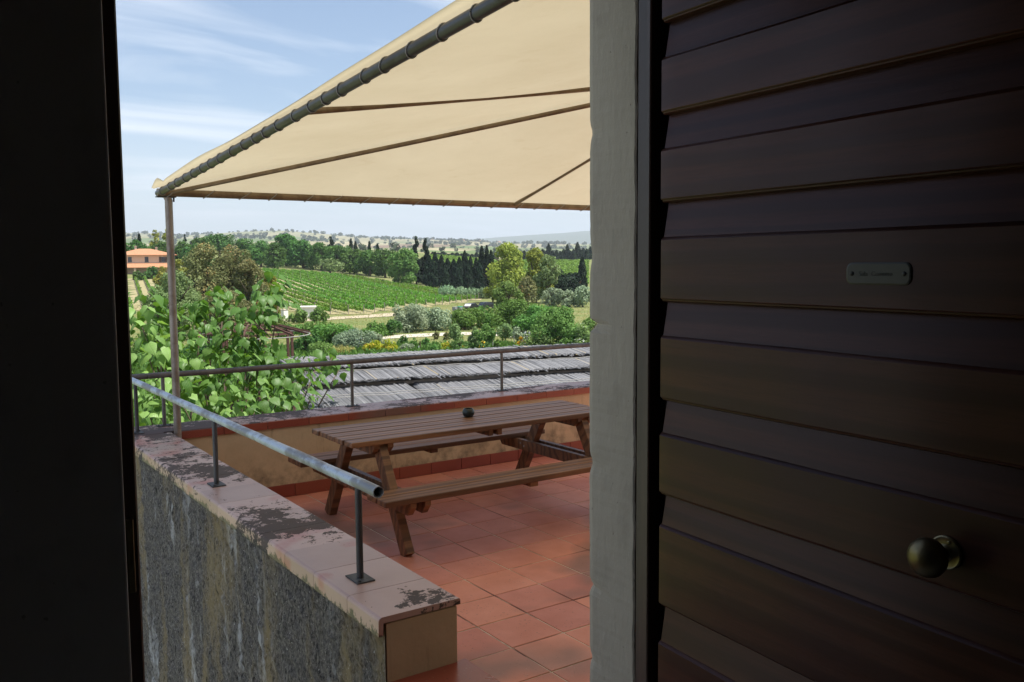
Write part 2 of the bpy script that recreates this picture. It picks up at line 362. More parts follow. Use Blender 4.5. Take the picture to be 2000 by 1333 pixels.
M['pot'] = m_plain('dark_glazed_pot', (0.012, 0.022, 0.026), 0.30, 0, 0.4, 30, 0.15)
M['dark'] = m_plain('dim_room_plaster', (0.50, 0.48, 0.46), 0.9)

# ================================================================== the room the camera stands in
FLOOR_Z, IN_Z, COPE_Z = -1.95, -1.54, -1.285
Y_OUT, Y_FRAME, Y_IN = 1.80, 1.615, 1.565
X_R, X_L = 1.485, 0.31
g = G().box(-3.2, 3.4, -3.4, 1.75, IN_Z - 0.25, IN_Z); tag(g.obj('room_floor', M['dark']), kind='structure')
g = G().box(-3.2, 3.4, -3.4, 1.50, 1.35, 1.55); tag(g.obj('ceiling', M['dark']), kind='structure')
g = G().box(-3.4, 3.6, -3.6, -3.4, IN_Z - 0.25, 1.55).box(-3.4, -3.2, -3.4, 1.4, IN_Z - 0.25, 1.55).box(3.4, 3.6, -3.4, 1.5, IN_Z - 0.25, 1.55)
tag(g.obj('room_wall', M['dark']), kind='structure')
# wall left of the doorway (its room side is the dark field at the left of the photograph)
o = G().box(-3.4, 0.279, 1.44, 1.80, -9.6, 2.0, 0.005).obj('house_wall_left', M['inner_wall']); tag(o, kind='structure')
# wall right of the doorway: plaster reveal with an uneven, chipped arris
def reveal():
    prof = [(X_R + 0.004, Y_FRAME), (X_R, Y_FRAME + 0.004), (X_R, 1.66), (X_R, 1.70), (X_R, 1.74), (X_R, 1.775), (X_R + 0.004, 1.791), (X_R + 0.012, 1.80), (X_R + 0.06, 1.80), (1.9, 1.80), (3.0, 1.80), (10.0, 1.80), (10.0, Y_IN), (1.56, Y_IN), (1.56, Y_FRAME)]
    zs = [-9.6, -3.0, -2.0] + list(np.arange(-1.75, 1.05, 0.012)) + [1.5, 2.0]
    V = []; F = []; n = len(prof)
    rr = random.Random(5)
    chips = [(-0.158, 0.016, 0.010), (-0.52, 0.006, 0.02), (-0.85, 0.008, 0.012), (0.33, 0.004, 0.02), (-1.05, 0.005, 0.016), (0.02, 0.004, 0.03)]
    w1 = [rr.uniform(-1, 1) for _ in range(len(zs))]
    for k, z in enumerate(zs):
        wob = 0.0011 * math.sin(z * 5.1 + 1) + 0.0006 * math.sin(z * 23) + 0.0007 * w1[k]
        ch = sum(d * math.exp(-((z - zc) / s) ** 2) for zc, d, s in chips)
        for i, (x, y) in enumerate(prof):
            dx = dy = 0.0
            if 4 <= i <= 7: dx = wob * 0.6 + ch * (0.3 if i == 4 else 1.0); dy = -(ch + abs(w1[k]) * 0.001) * (1.0 if i >= 6 else 0.2)
            elif i in (0, 1): dy = 0.0012 * math.sin(z * 31) + 0.0014 * w1[k]; dx = wob * 0.3
            elif 2 <= i <= 3: dx = wob * 0.5
            V.append((x + dx, y + dy, z))
    for k in range(len(zs) - 1):
        for i in range(n):
            j = (i + 1) % n; F.append((k * n + i, (k + 1) * n + i, (k + 1) * n + j, k * n + j))
    F.append(tuple(range(n))); F.append(tuple((len(zs) - 1) * n + i for i in range(n - 1, -1, -1)))
    return mesh_from('house_wall_right', V, F, M['plaster'])
o = bpy.data.objects.new('house_wall_right', reveal()); link(o); tag(o, kind='structure')
g = G().box(0.281, 1.483, 1.50, 1.80, 0.95, 2.0).box(0.281, 1.483, 1.50, 1.80, -9.6, IN_Z - 0.25)
tag(g.obj('house_wall_lintel', M['plaster']), kind='structure')
g = G().box(-3.4, 10.0, -3.6, 1.86, 2.003, 2.14); tag(g.obj('house_roof', M['plaster']), kind='structure')
# wooden door frame
fr = empty('door_frame', (0.9, 1.58, IN_Z), label='dark brown wooden door frame round the open doorway', cat='door frame')
def child_world(o, par):
    o.parent = par; o.matrix_parent_inverse = Matrix.Translation(-Vector(par.location)); return o
child_world(G().box(0.2805, X_L, 1.50, 1.63, IN_Z, 0.95, 0.003).obj('post', M['frame_wood']), fr)
child_world(G().box(X_R + 0.003, 1.548, Y_IN + 0.004, Y_FRAME - 0.002, IN_Z, 0.95, 0.003).obj('post', M['frame_wood']), fr)
child_world(G().box(X_L, X_R, 1.52, 1.60, 0.88, 0.949, 0.003).obj('head', M['frame_wood']), fr)
child_world(G().box(0.290, 0.301, 1.494, 1.4995, -0.52, -0.40, 0.001).obj('strike_plate', M['brass']), fr)
o = G().box(-0.20, -0.115, 1.428, 1.439, -0.62, -0.50, 0.004).obj('light_switch', M['inner_wall']); tag(o, 'small square light switch on the dark wall left of the doorway', 'switch')

# ------------------------------------------------------------------ the open door leaf
DA = rad(4.3)
leaf = empty('plank_door', (1.490, 1.535, IN_Z + 0.01), math.atan2(-math.cos(DA), -math.sin(DA)), 'dark brown plank door standing open with brass knob and name plate', 'door')
LZ = -(IN_Z + 0.01)                                   # leaf-local z of the eye
wide = [(0.905, 0.775), (0.688, 0.549), (0.472, 0.341), (0.265, 0.140), (0.061, -0.091), (-0.169, -0.325), (-0.401, -0.553), (-0.624, -0.828), (-0.914, -1.110), (-1.190, -1.390)]
LW = 1.02
def wide_board(zt, zb):
    # profile in (y, z): proud face at y = 0, eased top edge, stepped lower moulding
    P = [(0.040, zt), (0.010, zt), (0.0045, zt - 0.002), (0.0, zt - 0.008), (0.0, zb + 0.009), (0.0020, zb + 0.0065), (0.005, zb + 0.0060), (0.0058, zb + 0.0030), (0.011, zb), (0.040, zb)]
    nx = 40; V = []; F = []; n = len(P)
    r = random.Random(int(zt * 1000)); ph = r.random() * 6
    for k in range(nx + 1):
        x = LW * k / nx; wv = 0.0009 * math.sin(x * 9 + ph) + 0.0006 * math.sin(x * 23 + ph)
        e = 0.002 if k in (0, nx) else 0
        for y, z in P: V.append((x, y + (wv if y < 0.02 else 0) + (e if y < 0.008 else 0), z + LZ))
    for k in range(nx):
        for i in range(n):
            j = (i + 1) % n; F.append((k * n + i, k * n + j, (k + 1) * n + j, (k + 1) * n + i))
    F.append(tuple(range(n - 1, -1, -1))); F.append(tuple(nx * n + i for i in range(n)))
    g = G().add(V, F); return auto_smooth(g.obj('plank', M['door_wood'], leaf), 35)
for zt, zb in wide: wide_board(zt, zb)
def recess_board(z0, z1):
    # slanting infill board, leaning back towards its top edge
    V = [(x, y, z) for x in (0.004, LW - 0.004) for y, z in ((0.0075, z0), (0.0225, z1), (0.038, z1), (0.038, z0))]
    G().add(V, [(0, 1, 2, 3), (7, 6, 5, 4), (0, 4, 5, 1), (1, 5, 6, 2), (2, 6, 7, 3), (3, 7, 4, 0)]).obj('plank', M['door_wood'], leaf)
for (a, b), (c, d) in zip(wide[:-1], wide[1:]):
    recess_board(c + LZ - 0.004, b + LZ + 0.004)
G().box(0.004, LW - 0.004, 0.014, 0.034, LZ - 1.52, LZ - 1.378, 0.0015).obj('plank', M['door_wood'], leaf)
G().box(0.01, 0.16, 0.042, 0.066, 0.02, 2.40, 0.002).obj('back_stile', M['door_wood'], leaf)
G().box(0.86, 1.01, 0.042, 0.066, 0.02, 2.40, 0.002).obj('back_stile', M['door_wood'], leaf)
# knob
Rk = Matrix.Translation((0.745, -0.0005, LZ - 0.487)) @ Matrix.Rotation(rad(90), 4, 'X')
kn = G().lathe([(0.010, 0.004), (0.010, 0.022), (0.013, 0.028), (0.024, 0.032), (0.031, 0.040), (0.0335, 0.050), (0.031, 0.061), (0.022, 0.070), (0.010, 0.0745), (0.001, 0.0755)], 32, Rk).obj('knob', M['brass'], leaf); auto_smooth(kn, 60)
ro = G().lathe([(0.029, 0.0), (0.029, 0.003), (0.0265, 0.0048), (0.024, 0.0036), (0.015, 0.0042), (0.011, 0.008), (0.001, 0.008)], 32, Rk).obj('rosette', M['brass'], kn); auto_smooth(ro, 35)
for a in (70, 250):
    Rs = Rk @ Matrix.Translation((0.020 * math.cos(rad(a)), 0.020 * math.sin(rad(a)), 0.0038))
    G().lathe([(0.0035, 0), (0.0035, 0.001), (0.002, 0.0018), (0.0004, 0.0019)], 10, Rs).obj('screw', M['brass'], kn)
# name plate
def plate_poly(w, h, c):
    pts = []
    for sx, sz, a0 in ((1, 1, 0), (-1, 1, 90), (-1, -1, 180), (1, -1, 270)):
        for k in range(5):
            a = rad(a0 + 22.5 * k); pts.append((sx * (w / 2 - c) + c * math.cos(a), sz * (h / 2 - c) + c * math.sin(a)))
    return pts
pp = plate_poly(0.134, 0.040, 0.0125); pi = plate_poly(0.128, 0.034, 0.0105); px, pz = 0.597, LZ - 0.0215
n = len(pp)
V = [(px + a, 0.0005, pz + b) for a, b in pp] + [(px + a, -0.0022, pz + b) for a, b in pp] + [(px + a, -0.0034, pz + b) for a, b in pi]
F = [(i, (i + 1) % n, n + (i + 1) % n, n + i) for i in range(n)] + [(n + i, n + (i + 1) % n, 2 * n + (i + 1) % n, 2 * n + i) for i in range(n)] + [tuple(range(2 * n, 3 * n)), tuple(range(n - 1, -1, -1))]
pl = G().add(V, F).obj('name_plate', M['plate'], leaf)
bm = bmesh.new(); bm.from_mesh(pl.data); bmesh.ops.recalc_face_normals(bm, faces=bm.faces); bm.to_mesh(pl.data); bm.free()
tag(pl, 'small oval-ended metal plate lettered Sala Comune')
for sx in (-0.054, 0.054):
    Rs = Matrix.Translation((px + sx, -0.0034, pz)) @ Matrix.Rotation(rad(90), 4, 'X')
    auto_smooth(G().lathe([(0.0042, 0), (0.0042, 0.001), (0.003, 0.0022), (0.0005, 0.0026)], 14, Rs).obj('screw', M['iron'], pl))
tcu = bpy.data.curves.new('lettering', 'FONT'); tcu.body = 'Sala  Comune'; tcu.size = 0.0125; tcu.align_x = 'CENTER'; tcu.align_y = 'CENTER'; tcu.extrude = 0.0003
to = bpy.data.objects.new('tmp_text', tcu); COL.objects.link(to)
bpy.context.view_layer.update()
tme = bpy.data.meshes.new_from_object(to.evaluated_get(bpy.context.evaluated_depsgraph_get()))
bpy.data.objects.remove(to); tme.materials.clear(); tme.materials.append(M['ink'])
tme.transform(Matrix.Translation((px - 0.004, -0.0037, pz - 0.0005)) @ Matrix.Rotation(rad(90), 4, 'X'))
link(bpy.data.objects.new('lettering', tme), pl)

# ================================================================== terrace
XA0, XA1, YA = 1.404, 1.754, 2.888                   # side parapet: outer, inner face, free end
YB0, YB1 = 7.20, 7.60                                # far parapet: inner, outer face
XB = 8.6
tag(G().box(XA1 - 0.15, XB, Y_OUT + 0.002, YB1 - 0.03, -9.6, FLOOR_Z - 0.0185).obj('terrace_base', M['ochre']), kind='structure')
fl = G().box(XA1 - 0.1, XB, Y_OUT + 0.002, YB0 + 0.05, FLOOR_Z - 0.018, FLOOR_Z - 0.0035).obj('terrace_floor', M['grout']); tag(fl, kind='structure')
TS = 0.33
tme = mesh_from('tile', *(lambda g: (g.V, g.F))(G().box(-TS / 2 + 0.004, TS / 2 - 0.004, -TS / 2 + 0.004, TS / 2 - 0.004, -0.013, 0.0, 0.0025)), M['floor_tile'])
TX0, TY0 = 2.845 - 5 * TS, 4.30 - 8 * TS
for i in range(0, 18):
    for j in range(0, 17):
        x, y = TX0 + (i + 0.5) * TS, TY0 + (j + 0.5) * TS
        if x < XA1 - 0.08 or x > 7.0 or y > YB0 + 0.06 or y < Y_OUT + 0.17: continue
        if x < XA1 + 0.13 and y < YA - 0.1: continue
        inst('tile', tme, fl, (x, y, FLOOR_Z + random.uniform(-0.0012, 0.0008)), (random.uniform(-0.003, 0.003), random.uniform(-0.003, 0.003), random.choice((0, 1, 2, 3)) * math.pi / 2 + random.uniform(-0.004, 0.004)))
# landing outside the door
ld = G().box(-0.4, XA1 - 0.004, Y_OUT + 0.002, YA - 0.004, -9.6, IN_Z - 0.035).obj('landing', M['ochre']); tag(ld, kind='structure')
for i in range(6):
    for j in range(3):
        x0 = XA1 + 0.035 - (i + 1) * 0.345; y1 = YA + 0.02 - j * 0.365
        G().box(x0 + 0.003, x0 + 0.342, max(y1 - 0.362, Y_OUT + 0.006), y1, IN_Z - 0.034, IN_Z, 0.005).obj('tile', M['tread_tile'], ld)
# side parapet: mossy wall with ochre end face
def rough_wall():
    ys = np.linspace(YA + 0.004, YB1 + 0.01, 150); zs = np.concatenate([np.linspace(-9.6, -3.6, 8), np.linspace(-3.5, COPE_Z - 0.03, 90)])
    V = []; F = []; rr = np.random.default_rng(3)
    nz = len(zs)
    amp = rr.normal(0, 1, (len(ys), nz))
    sm = amp.copy()
    for _ in range(2): sm = (sm + np.roll(sm, 1, 0) + np.roll(sm, -1, 0) + np.roll(sm, 1, 1) + np.roll(sm, -1, 1)) / 5
    for a, y in enumerate(ys):
        for b, z in enumerate(zs):
            d = 0.006 * sm[a, b] + 0.0035 * amp[a, b] + 0.004 * math.sin(y * 3 + z * 2)
            d = min(max(d, -0.012), 0.015)
            if a == 0: d = max(d, 0) * 0.5
            V.append((XA0 + 0.026 + d, y, z))
    for a in range(len(ys) - 1):
        for b in range(nz - 1): F.append((a * nz + b, a * nz + b + 1, (a + 1) * nz + b + 1, (a + 1) * nz + b))
    return V, F
aw = empty('side_parapet', (1.58, 5.2, FLOOR_Z), label='low parapet wall with lichen-blotched tile coping and mossy outer face', cat='wall')
child_world(G().add(*rough_wall()).obj('mossy_render', M['moss']), aw); tag(aw.children[-1], 'grey and ochre streaked mossy outer face')
child_world(G().box(XA0 + 0.034, XA0 + 0.08, YA + 0.0065, YA + 0.06, -9.6, COPE_Z - 0.031).obj('wall_end', M['ochre']), aw)
child_world(G().box(XA0 + 0.046, XA1 - 0.012, YA + 0.006, YB1, -9.6, COPE_Z - 0.03, 0.004).obj('wall_core', M['ochre']), aw)
def coping_tile(L, W_, lip, mat_top, front=False):
    """one bullnosed coping tile: x 0..W_ (x = 0 is the lipped outer edge), y 0..L, top at z = 0"""
    t = 0.024
    P = [(0.0, -lip), (0.0, -0.014), (0.004, -0.005), (0.013, 0.0), (W_ - 0.006, 0.0), (W_, -0.006), (W_, -t), (0.020, -t), (0.018, -lip)]
    n = len(P); V = [(x, e, z) for e in (0.0, L) for x, z in P]
    F = [tuple(range(n)), tuple(range(2 * n - 1, n - 1, -1))] + [(i, n + i, n + (i + 1) % n, (i + 1) % n) for i in range(n)]
    return mesh_from('coping_tile', V, F, mat_top)
me = coping_tile(0.332, XA1 - XA0, 0.072, M['coping'])
y = YA; k = 0
while y < YB0 - 0.05:
    L = 0.275 if k == 0 else 0.335
    o = inst('coping_tile', me, None, (XA0, y + 0.0015, COPE_Z + random.uniform(-0.001, 0.001)), (random.uniform(-0.002, 0.002), random.uniform(-0.002, 0.002), 0), (1, (L - 0.003) / 0.332, 1)); child_world(o, aw)
    y += L; k += 1
YC = y
# far parapet
bw = empty('far_parapet', (5.0, 7.4, FLOOR_Z), label='low ochre parapet wall with red tile coping behind the picnic table', cat='wall')
child_world(G().box(XA1 - 0.01, XB, YB0 + 0.012, YB1 - 0.02, FLOOR_Z - 0.0035, COPE_Z - 0.03, 0.003).obj('wall_core', M['ochre']), bw)
me = coping_tile(0.357, YB1 - YB0, 0.066, M['coping_b'])
# corner tile with the notch for the canopy pole
cz = COPE_Z - 0.022
poly = [(XA0, YC + 0.002), (1.70, YC + 0.002), (1.70, 7.23), (1.80, 7.23), (1.80, YB1), (XA0, YB1)]
child_world(G().prism(poly, cz, COPE_Z).obj('corner_tile', M['coping_b']), bw)
x = 1.803; k = 0
while x < XB - 0.2:
    # lip edge (x=0 in tile space) faces the terrace, so turn by 90 degrees
    o = inst('coping_tile', me, None, (x + 0.3585, YB0 - 0.004, COPE_Z + random.uniform(-0.001, 0.001)), (random.uniform(-0.002, 0.002), 0, math.pi / 2)); child_world(o, bw)
    x += 0.3605; k += 1
# red front strips (the glazed lip keeps its colour) and skirting
x = 1.803; me = mesh_from('coping_edge', *(lambda g: (g.V, g.F))(G().box(0.0, 0.357, -0.004, 0.0, -0.067, -0.006, 0.0018)), M['cope_front'])
while x < XB - 0.2:
    child_world(inst('coping_edge', me, None, (x + 0.0015, YB0 - 0.0045, COPE_Z)), bw); x += 0.3605
x = XA1; me = mesh_from('skirting_tile', *(lambda g: (g.V, g.F))(G().box(0.0, 0.327, -0.012, 0.0, 0.0, 0.105, 0.002)), M['cope_front'])
while x < XB - 0.2:
    child_world(inst('skirting_tile', me, None, (x + 0.002, YB0 + 0.0115, FLOOR_Z + 0.002 + random.uniform(-0.002, 0.002)), (0, 0, random.uniform(-0.006, 0.006))), bw); x += 0.331
# ------------------------------------------------------------------ railings
def railing(name, label, mat_rail, mat_post, a, b, posts, z_rail, r, along):
    t = empty(name, (posts[0][0], posts[0][1], COPE_Z), label=label, cat='railing')
    a = Vector(a); b = Vector(b)
    seg = 20; g = G(); n = 26
    pts = [a.lerp(b, k / n) + Vector((0, 0, 0.0012 * math.sin(k * 1.7))) for k in range(n + 1)]
    g.tube(pts, r, seg, cap=False)
    g.tube(pts, r - 0.0035, seg, cap=False)
    rl = g.obj('top_rail', mat_rail); auto_smooth(rl, 60); child_world(rl, t)
    for rad_a, rad_b, p in ((r, r - 0.0035, pts[0]), (r, r - 0.0035, pts[-1])):
        d = (b - a).normalized(); u = Vector((0, 0, 1)); s_ = d.cross(u).normalized(); V = []; F = []
        for k in range(seg):
            c = 2 * math.pi * k / seg
            for rr in (rad_a, rad_b): V.append(p + s_ * (math.cos(c) * rr) + s_.cross(d) * (math.sin(c) * rr))
        for k in range(seg): k2 = (k + 1) % seg; F.append((2 * k, 2 * k2, 2 * k2 + 1, 2 * k + 1))
        child_world(G().add(V, F).obj('rail_end', mat_rail), t)
    for (x, y) in posts:
        p = G().tube([(x, y, COPE_Z + 0.006), (x, y, (COPE_Z + z_rail) / 2), (x, y, z_rail - r * 0.6)], 0.0145, 14).obj('post', mat_post); auto_smooth(p, 60); child_world(p, t)
        hx, hy = (0.040, 0.060) if along == 'y' else (0.060, 0.040)
        q = G().box(x - hx, x + hx, y - hy, y + hy, COPE_Z + 0.0005, COPE_Z + 0.0065, 0.0015).obj('base_plate', M['iron']); child_world(q, t)
        for sx in (-1, 1):
            bx, by = (x + sx * 0.024, y + sx * 0.043) if along == 'y' else (x + sx * 0.045, y)
            q2 = G().lathe([(0.008, 0), (0.008, 0.005), (0.004, 0.008), (0.001, 0.0085)], 6, Matrix.Translation((bx, by, COPE_Z + 0.0065))).obj('bolt', M['iron']); child_world(q2, t)
    return t
railing('side_railing', 'pale galvanised pipe railing with open end on the side parapet', M['rail_steel'], M['iron'], (1.53, 3.125, -0.884), (1.53, 7.50, -0.884), [(1.53, 3.31), (1.53, 5.27), (1.53, 7.31)], -0.884, 0.0235, 'y')
tb = railing('far_railing', 'dark weathered pipe railing along the far parapet', M['rail_brown'], M['rail_brown'], (1.515, 7.51, -0.872), (8.5, 7.51, -0.885), [(1.78, 7.505), (3.43, 7.505), (5.08, 7.505), (6.73, 7.505), (8.3, 7.505)], -0.878, 0.0235, 'x')
for x in (1.66, 5.30):
    j = G().tube([(x - 0.003, 7.51, -0.8735), (x + 0.003, 7.51, -0.8735)], 0.0242, 18).obj('joint', M['iron']); child_world(j, tb)
# fallen leaves on the floor and coping
def dead_leaf(name, loc, rz, s, label):
    V = [(0, 0, 0), (0.5, 0.22, 0.10), (1, 0, 0.05), (0.5, -0.2, 0.12), (-0.35, 0.02, 0.03)]
    me = mesh_from(name, [(a * s, b * s, c * s) for a, b, c in V], [(0, 2, 1), (0, 3, 2), (4, 0, 1), (4, 3, 0)], M['dead_leaf'])
    return tag(inst(name, me, None, loc, (0, 0, rz)), label, 'leaf')
M['dead_leaf'] = m_plain('dry_leaf', (0.10, 0.055, 0.03), 0.8, 0, 0.4)
dead_leaf('dry_leaf', (1.985, 3.545, FLOOR_Z + 0.002), 0.7, 0.028, 'small dry leaf in a floor joint beside the parapet end')
dead_leaf('dry_leaf', (2.03, 3.36, FLOOR_Z + 0.002), -0.3, 0.034, 'curled dry leaf on a floor tile in front of the parapet end')
# weed sprig
wv = G()
for k in range(6):
    a = k * 1.1; wv.tube([(1.935, 3.94, FLOOR_Z - 0.002), (1.935 + 0.02 * math.cos(a), 3.94 + 0.02 * math.sin(a), FLOOR_Z + 0.02), (1.935 + 0.04 * math.cos(a), 3.94 + 0.04 * math.sin(a), FLOOR_Z + 0.026 + 0.004 * k)], 0.0012, 4, radii=[0.0014, 0.0012, 0.0004])
o = wv.obj('weed_sprig', M['dead_leaf']); tag(o, 'tiny dry weed sprouting from a floor tile joint', 'weed')

# ------------------------------------------------------------------ picnic table
TZ = -1.203; TX = (2.52, 4.84); TCY = 5.885
tb = empty('picnic_table', (3.68, TCY, FLOOR_Z), label='brown wooden picnic table with attached benches on the terrace', cat='picnic table')
def tpart(g, name): return child_world(g.obj(name, M['table_wood']), tb)
pw = 0.128
for k in range(5):
    yc = TCY + (k - 2) * 0.1395
    x0 = TX[0] + random.uniform(-0.006, 0.006)
    tpart(G().box(x0, TX[1] + random.uniform(-0.006, 0.006), yc - pw / 2, yc + pw / 2, TZ - 0.036, TZ + random.uniform(-0.001, 0.001), 0.006), 'top_plank')
SZ = -1.50
for s in (-1, 1):
    for k, off in enumerate((0.640, 0.782)):
        yc = TCY + s * off
        tpart(G().box(TX[0] - 0.005, TX[1] + 0.005, yc - 0.066, yc + 0.066, SZ - 0.040, SZ, 0.006), 'seat_plank')
for xe in (TX[0] + 0.255, TX[1] - 0.255):
    for s in (-1, 1):
        tpart(G().beam((xe, TCY + s * 0.645, FLOOR_Z + 0.0), (xe, TCY + s * 0.235, TZ - 0.037), 0.062, 0.098, up=(0, 1, 0), ch=0.004), 'leg')
    for dx in (-0.054, 0.054):
        def sup(z0, z1, half, dx=dx):
            P = [(-half, z1), (half, z1), (half, z1 - 0.03), (half - 0.05, z0), (-half + 0.05, z0), (-half, z1 - 0.03)]
            g = G(); n = 6; V = [(xe + dx + e, TCY + a, b) for e in (-0.021, 0.021) for a, b in P]
            g.add(V, [tuple(range(n)), tuple(range(2 * n - 1, n - 1, -1))] + [(i, n + i, n + (i + 1) % n, (i + 1) % n) for i in range(n)])
            return g
        tpart(sup(TZ - 0.110, TZ - 0.037, 0.315), 'top_support')
        b = tpart(sup(SZ - 0.130, SZ - 0.041, 0.835), 'seat_support')
        for s in (-1, 1):
            for q in (-0.02, 0.03):
                Rb = Matrix.Translation((xe + dx + math.copysign(0.0212, dx), TCY + s * 0.46 + q, SZ - 0.085 + q * 0.4)) @ Matrix.Rotation(math.copysign(rad(90), dx), 4, 'Y')
                bo = G().lathe([(0.009, 0), (0.009, 0.002), (0.005, 0.004), (0.001, 0.0045)], 8, Rb).obj('bolt', M['rail_steel']); child_world(bo, tb)
for dx in (-0.04, 0.04):
    tpart(G().box(3.72 + dx - 0.021, 3.72 + dx + 0.021, TCY - 0.30, TCY + 0.30, TZ - 0.088, TZ - 0.037, 0.004), 'centre_batten')
for s in (-1, 1):
    tpart(G().box(3.66, 3.73, TCY + s * 0.71 - 0.12, TCY + s * 0.71 + 0.12, SZ - 0.075, SZ - 0.041, 0.004), 'seat_batten')
pot = G().lathe([(0.022, 0.0), (0.036, 0.004), (0.047, 0.022), (0.049, 0.040), (0.043, 0.058), (0.036, 0.066), (0.033, 0.067), (0.031, 0.064), (0.036, 0.056), (0.040, 0.040), (0.036, 0.018), (0.001, 0.012)], 28, Matrix.Translation((3.72, 5.97, TZ + 0.001))).obj('ashtray_pot', M['pot'])
auto_smooth(pot, 50); tag(pot, 'small dark round ceramic pot standing on the picnic table', 'pot')

# ------------------------------------------------------------------ canopy
C0 = Vector((1.725, 7.125, 0.557)); C1 = Vector((1.725, 1.98, 0.914)); C2 = Vector((7.05, 7.125, 0.568)); C3 = Vector((7.05, 1.98, 0.914))
APX = Vector((4.75, 4.30, 1.27))
cn = empty('canopy', (1.80, 7.10, FLOOR_Z), label='cream canvas canopy laced to a steel pipe frame over the terrace', cat='canopy')
def panel(a, b, c, sag, n=14):
    V = []; idx = {}; F = []
    nrm = (b - a).cross(c - a).normalized()
    if nrm.z < 0: nrm = -nrm
    for i in range(n + 1):
        for j in range(n + 1 - i):
            k = n - i - j; u, v, w = i / n, j / n, k / n
            p = a * u + b * v + c * w - nrm * (sag * 27 * u * v * w) + Vector((0, 0, 0.022))
            p += nrm * 0.004 * math.sin(13 * u + 7 * v) * (27 * u * v * w)
            idx[i, j] = len(V); V.append(p)
    for i in range(n):
        for j in range(n - i):
            F.append((idx[i, j], idx[i + 1, j], idx[i, j + 1]))
            if j < n - i - 1: F.append((idx[i + 1, j], idx[i + 1, j + 1], idx[i, j + 1]))
    return child_world(G().add(V, F).obj('canvas_panel', M['fabric'], smooth=True), cn)
panel(C0, C1, APX, 0.035); panel(C2, C0, APX, 0.035); panel(C3, C2, APX, 0.035); panel(C1, C3, APX, 0.035)
# turned-up canvas edge along the side pipe, curling at the corner
V = []; F = []; n = 90
for k in range(n + 1):
    t = k / n; p = C0.lerp(C1, t * 1.0)
    h = 0.022 + 0.03 * max(0, t - 0.45) + 0.018 * math.exp(-((t - 0.2) / 0.12) ** 2) + 0.003 * math.sin(t * 9) + 0.0015 * math.sin(t * 31)
    o_ = 0.045
    if t < 0.045: h = 0.045 * math.sin(min(1, t / 0.045) * 2.4) + 0.015; o_ = 0.06
    elif t < 0.07: h *= 0.55 + 0.45 * (t - 0.045) / 0.025
    q = [Vector((0.030, 0, 0.030)), Vector((-0.012, 0, 0.036)), Vector((-o_ * 0.7, 0, 0.020 + h * 0.35)), Vector((-o_, 0, 0.020 + h * 0.75)), Vector((-o_ * 0.95, 0, 0.020 + h))]
    V += [p + e for e in q]
for k in range(n):
    for i in range(4): F.append((k * 5 + i, k * 5 + i + 1, (k + 1) * 5 + i + 1, (k + 1) * 5 + i))
child_world(G().add(V, F).obj('canvas_edge', M['fabric'], smooth=True), cn)
def ctube(name, pts, r, mat, seg=14):
    return child_world(auto_smooth(G().tube(pts, r, seg).obj(name, mat), 60), cn)
e0 = (C1 - C0).normalized(); e1 = (C2 - C0).normalized()
ctube('edge_pipe', [C0 - e0 * 0.05, C1], 0.0255, M['canopy_pipe'], 18)
ctube('edge_pipe', [C0 - e1 * 0.02, C2], 0.029, M['rafter_steel'], 18)
ctube('edge_pipe', [C2, C3], 0.030, M['canopy_pipe']); ctube('edge_pipe', [C1, C3], 0.030, M['canopy_pipe'])
def raf(a, b, off=-0.004): ctube('rafter', [a + Vector((0, 0, off)), a.lerp(b, 0.5) + Vector((0, 0, -0.010)), b + Vector((0, 0, -0.012))], 0.0165, M['rafter_steel'], 12)
raf(C0 + e1 * 0.06, APX); raf(C2, APX); raf(C3, APX); raf(C1, APX)
raf(C0.lerp(C1, 0.552), APX, 0.0); raf(C0.lerp(C2, 0.6105), APX, 0.0); raf(C1.lerp(C3, 0.5), APX); raf(C2.lerp(C3, 0.5), APX)
for x, y in ((1.792, 7.150), (6.98, 7.06), (6.98, 2.05)):
    ctube('pole', [(x, y, FLOOR_Z), (x, y, 0.5), (x - 0.012, y - 0.004, 0.53)], 0.0285, M['pole_steel'], 18)
    child_world(G().box(x - 0.09, x + 0.05, y - 0.035, y + 0.03, 0.522, 0.530, 0.001).obj('corner_plate', M['iron']), cn)
    child_world(G().lathe([(0.007, 0), (0.007, 0.035), (0.003, 0.037)], 8, Matrix.Translation((x + 0.035, y - 0.01, 0.49))).obj('bolt', M['iron']), cn)
def ring(c, d, R, r, tilt):
    d = d.normalized(); u = Vector((0, 0, 1)); s_ = d.cross(u).normalized(); w = s_.cross(d)
    pts = [c + s_ * (math.cos(t) * R) + w * (math.sin(t) * R * 1.06) + d * (tilt * math.sin(t)) for t in [2 * math.pi * k / 16 for k in range(17)]]
    return G().tube(pts, r, 5, cap=False)
def lacing(a, b, n0, R, r, tilt, seed):
    rr = random.Random(seed); L = (b - a).length; d = (b - a).normalized(); x = 0.09
    while x < L - 0.05:
        c = a + d * x
        child_world(ring(c, d, R, r, tilt + rr.uniform(-0.01, 0.01)).obj('lacing', M['rope'], smooth=True), cn)
        x += n0 * rr.uniform(0.82, 1.2)
lacing(C0, C1, 0.205, 0.0272, 0.0032, 0.010, 2)
lacing(C0, C2, 0.27, 0.0330, 0.0035, 0.05, 3)

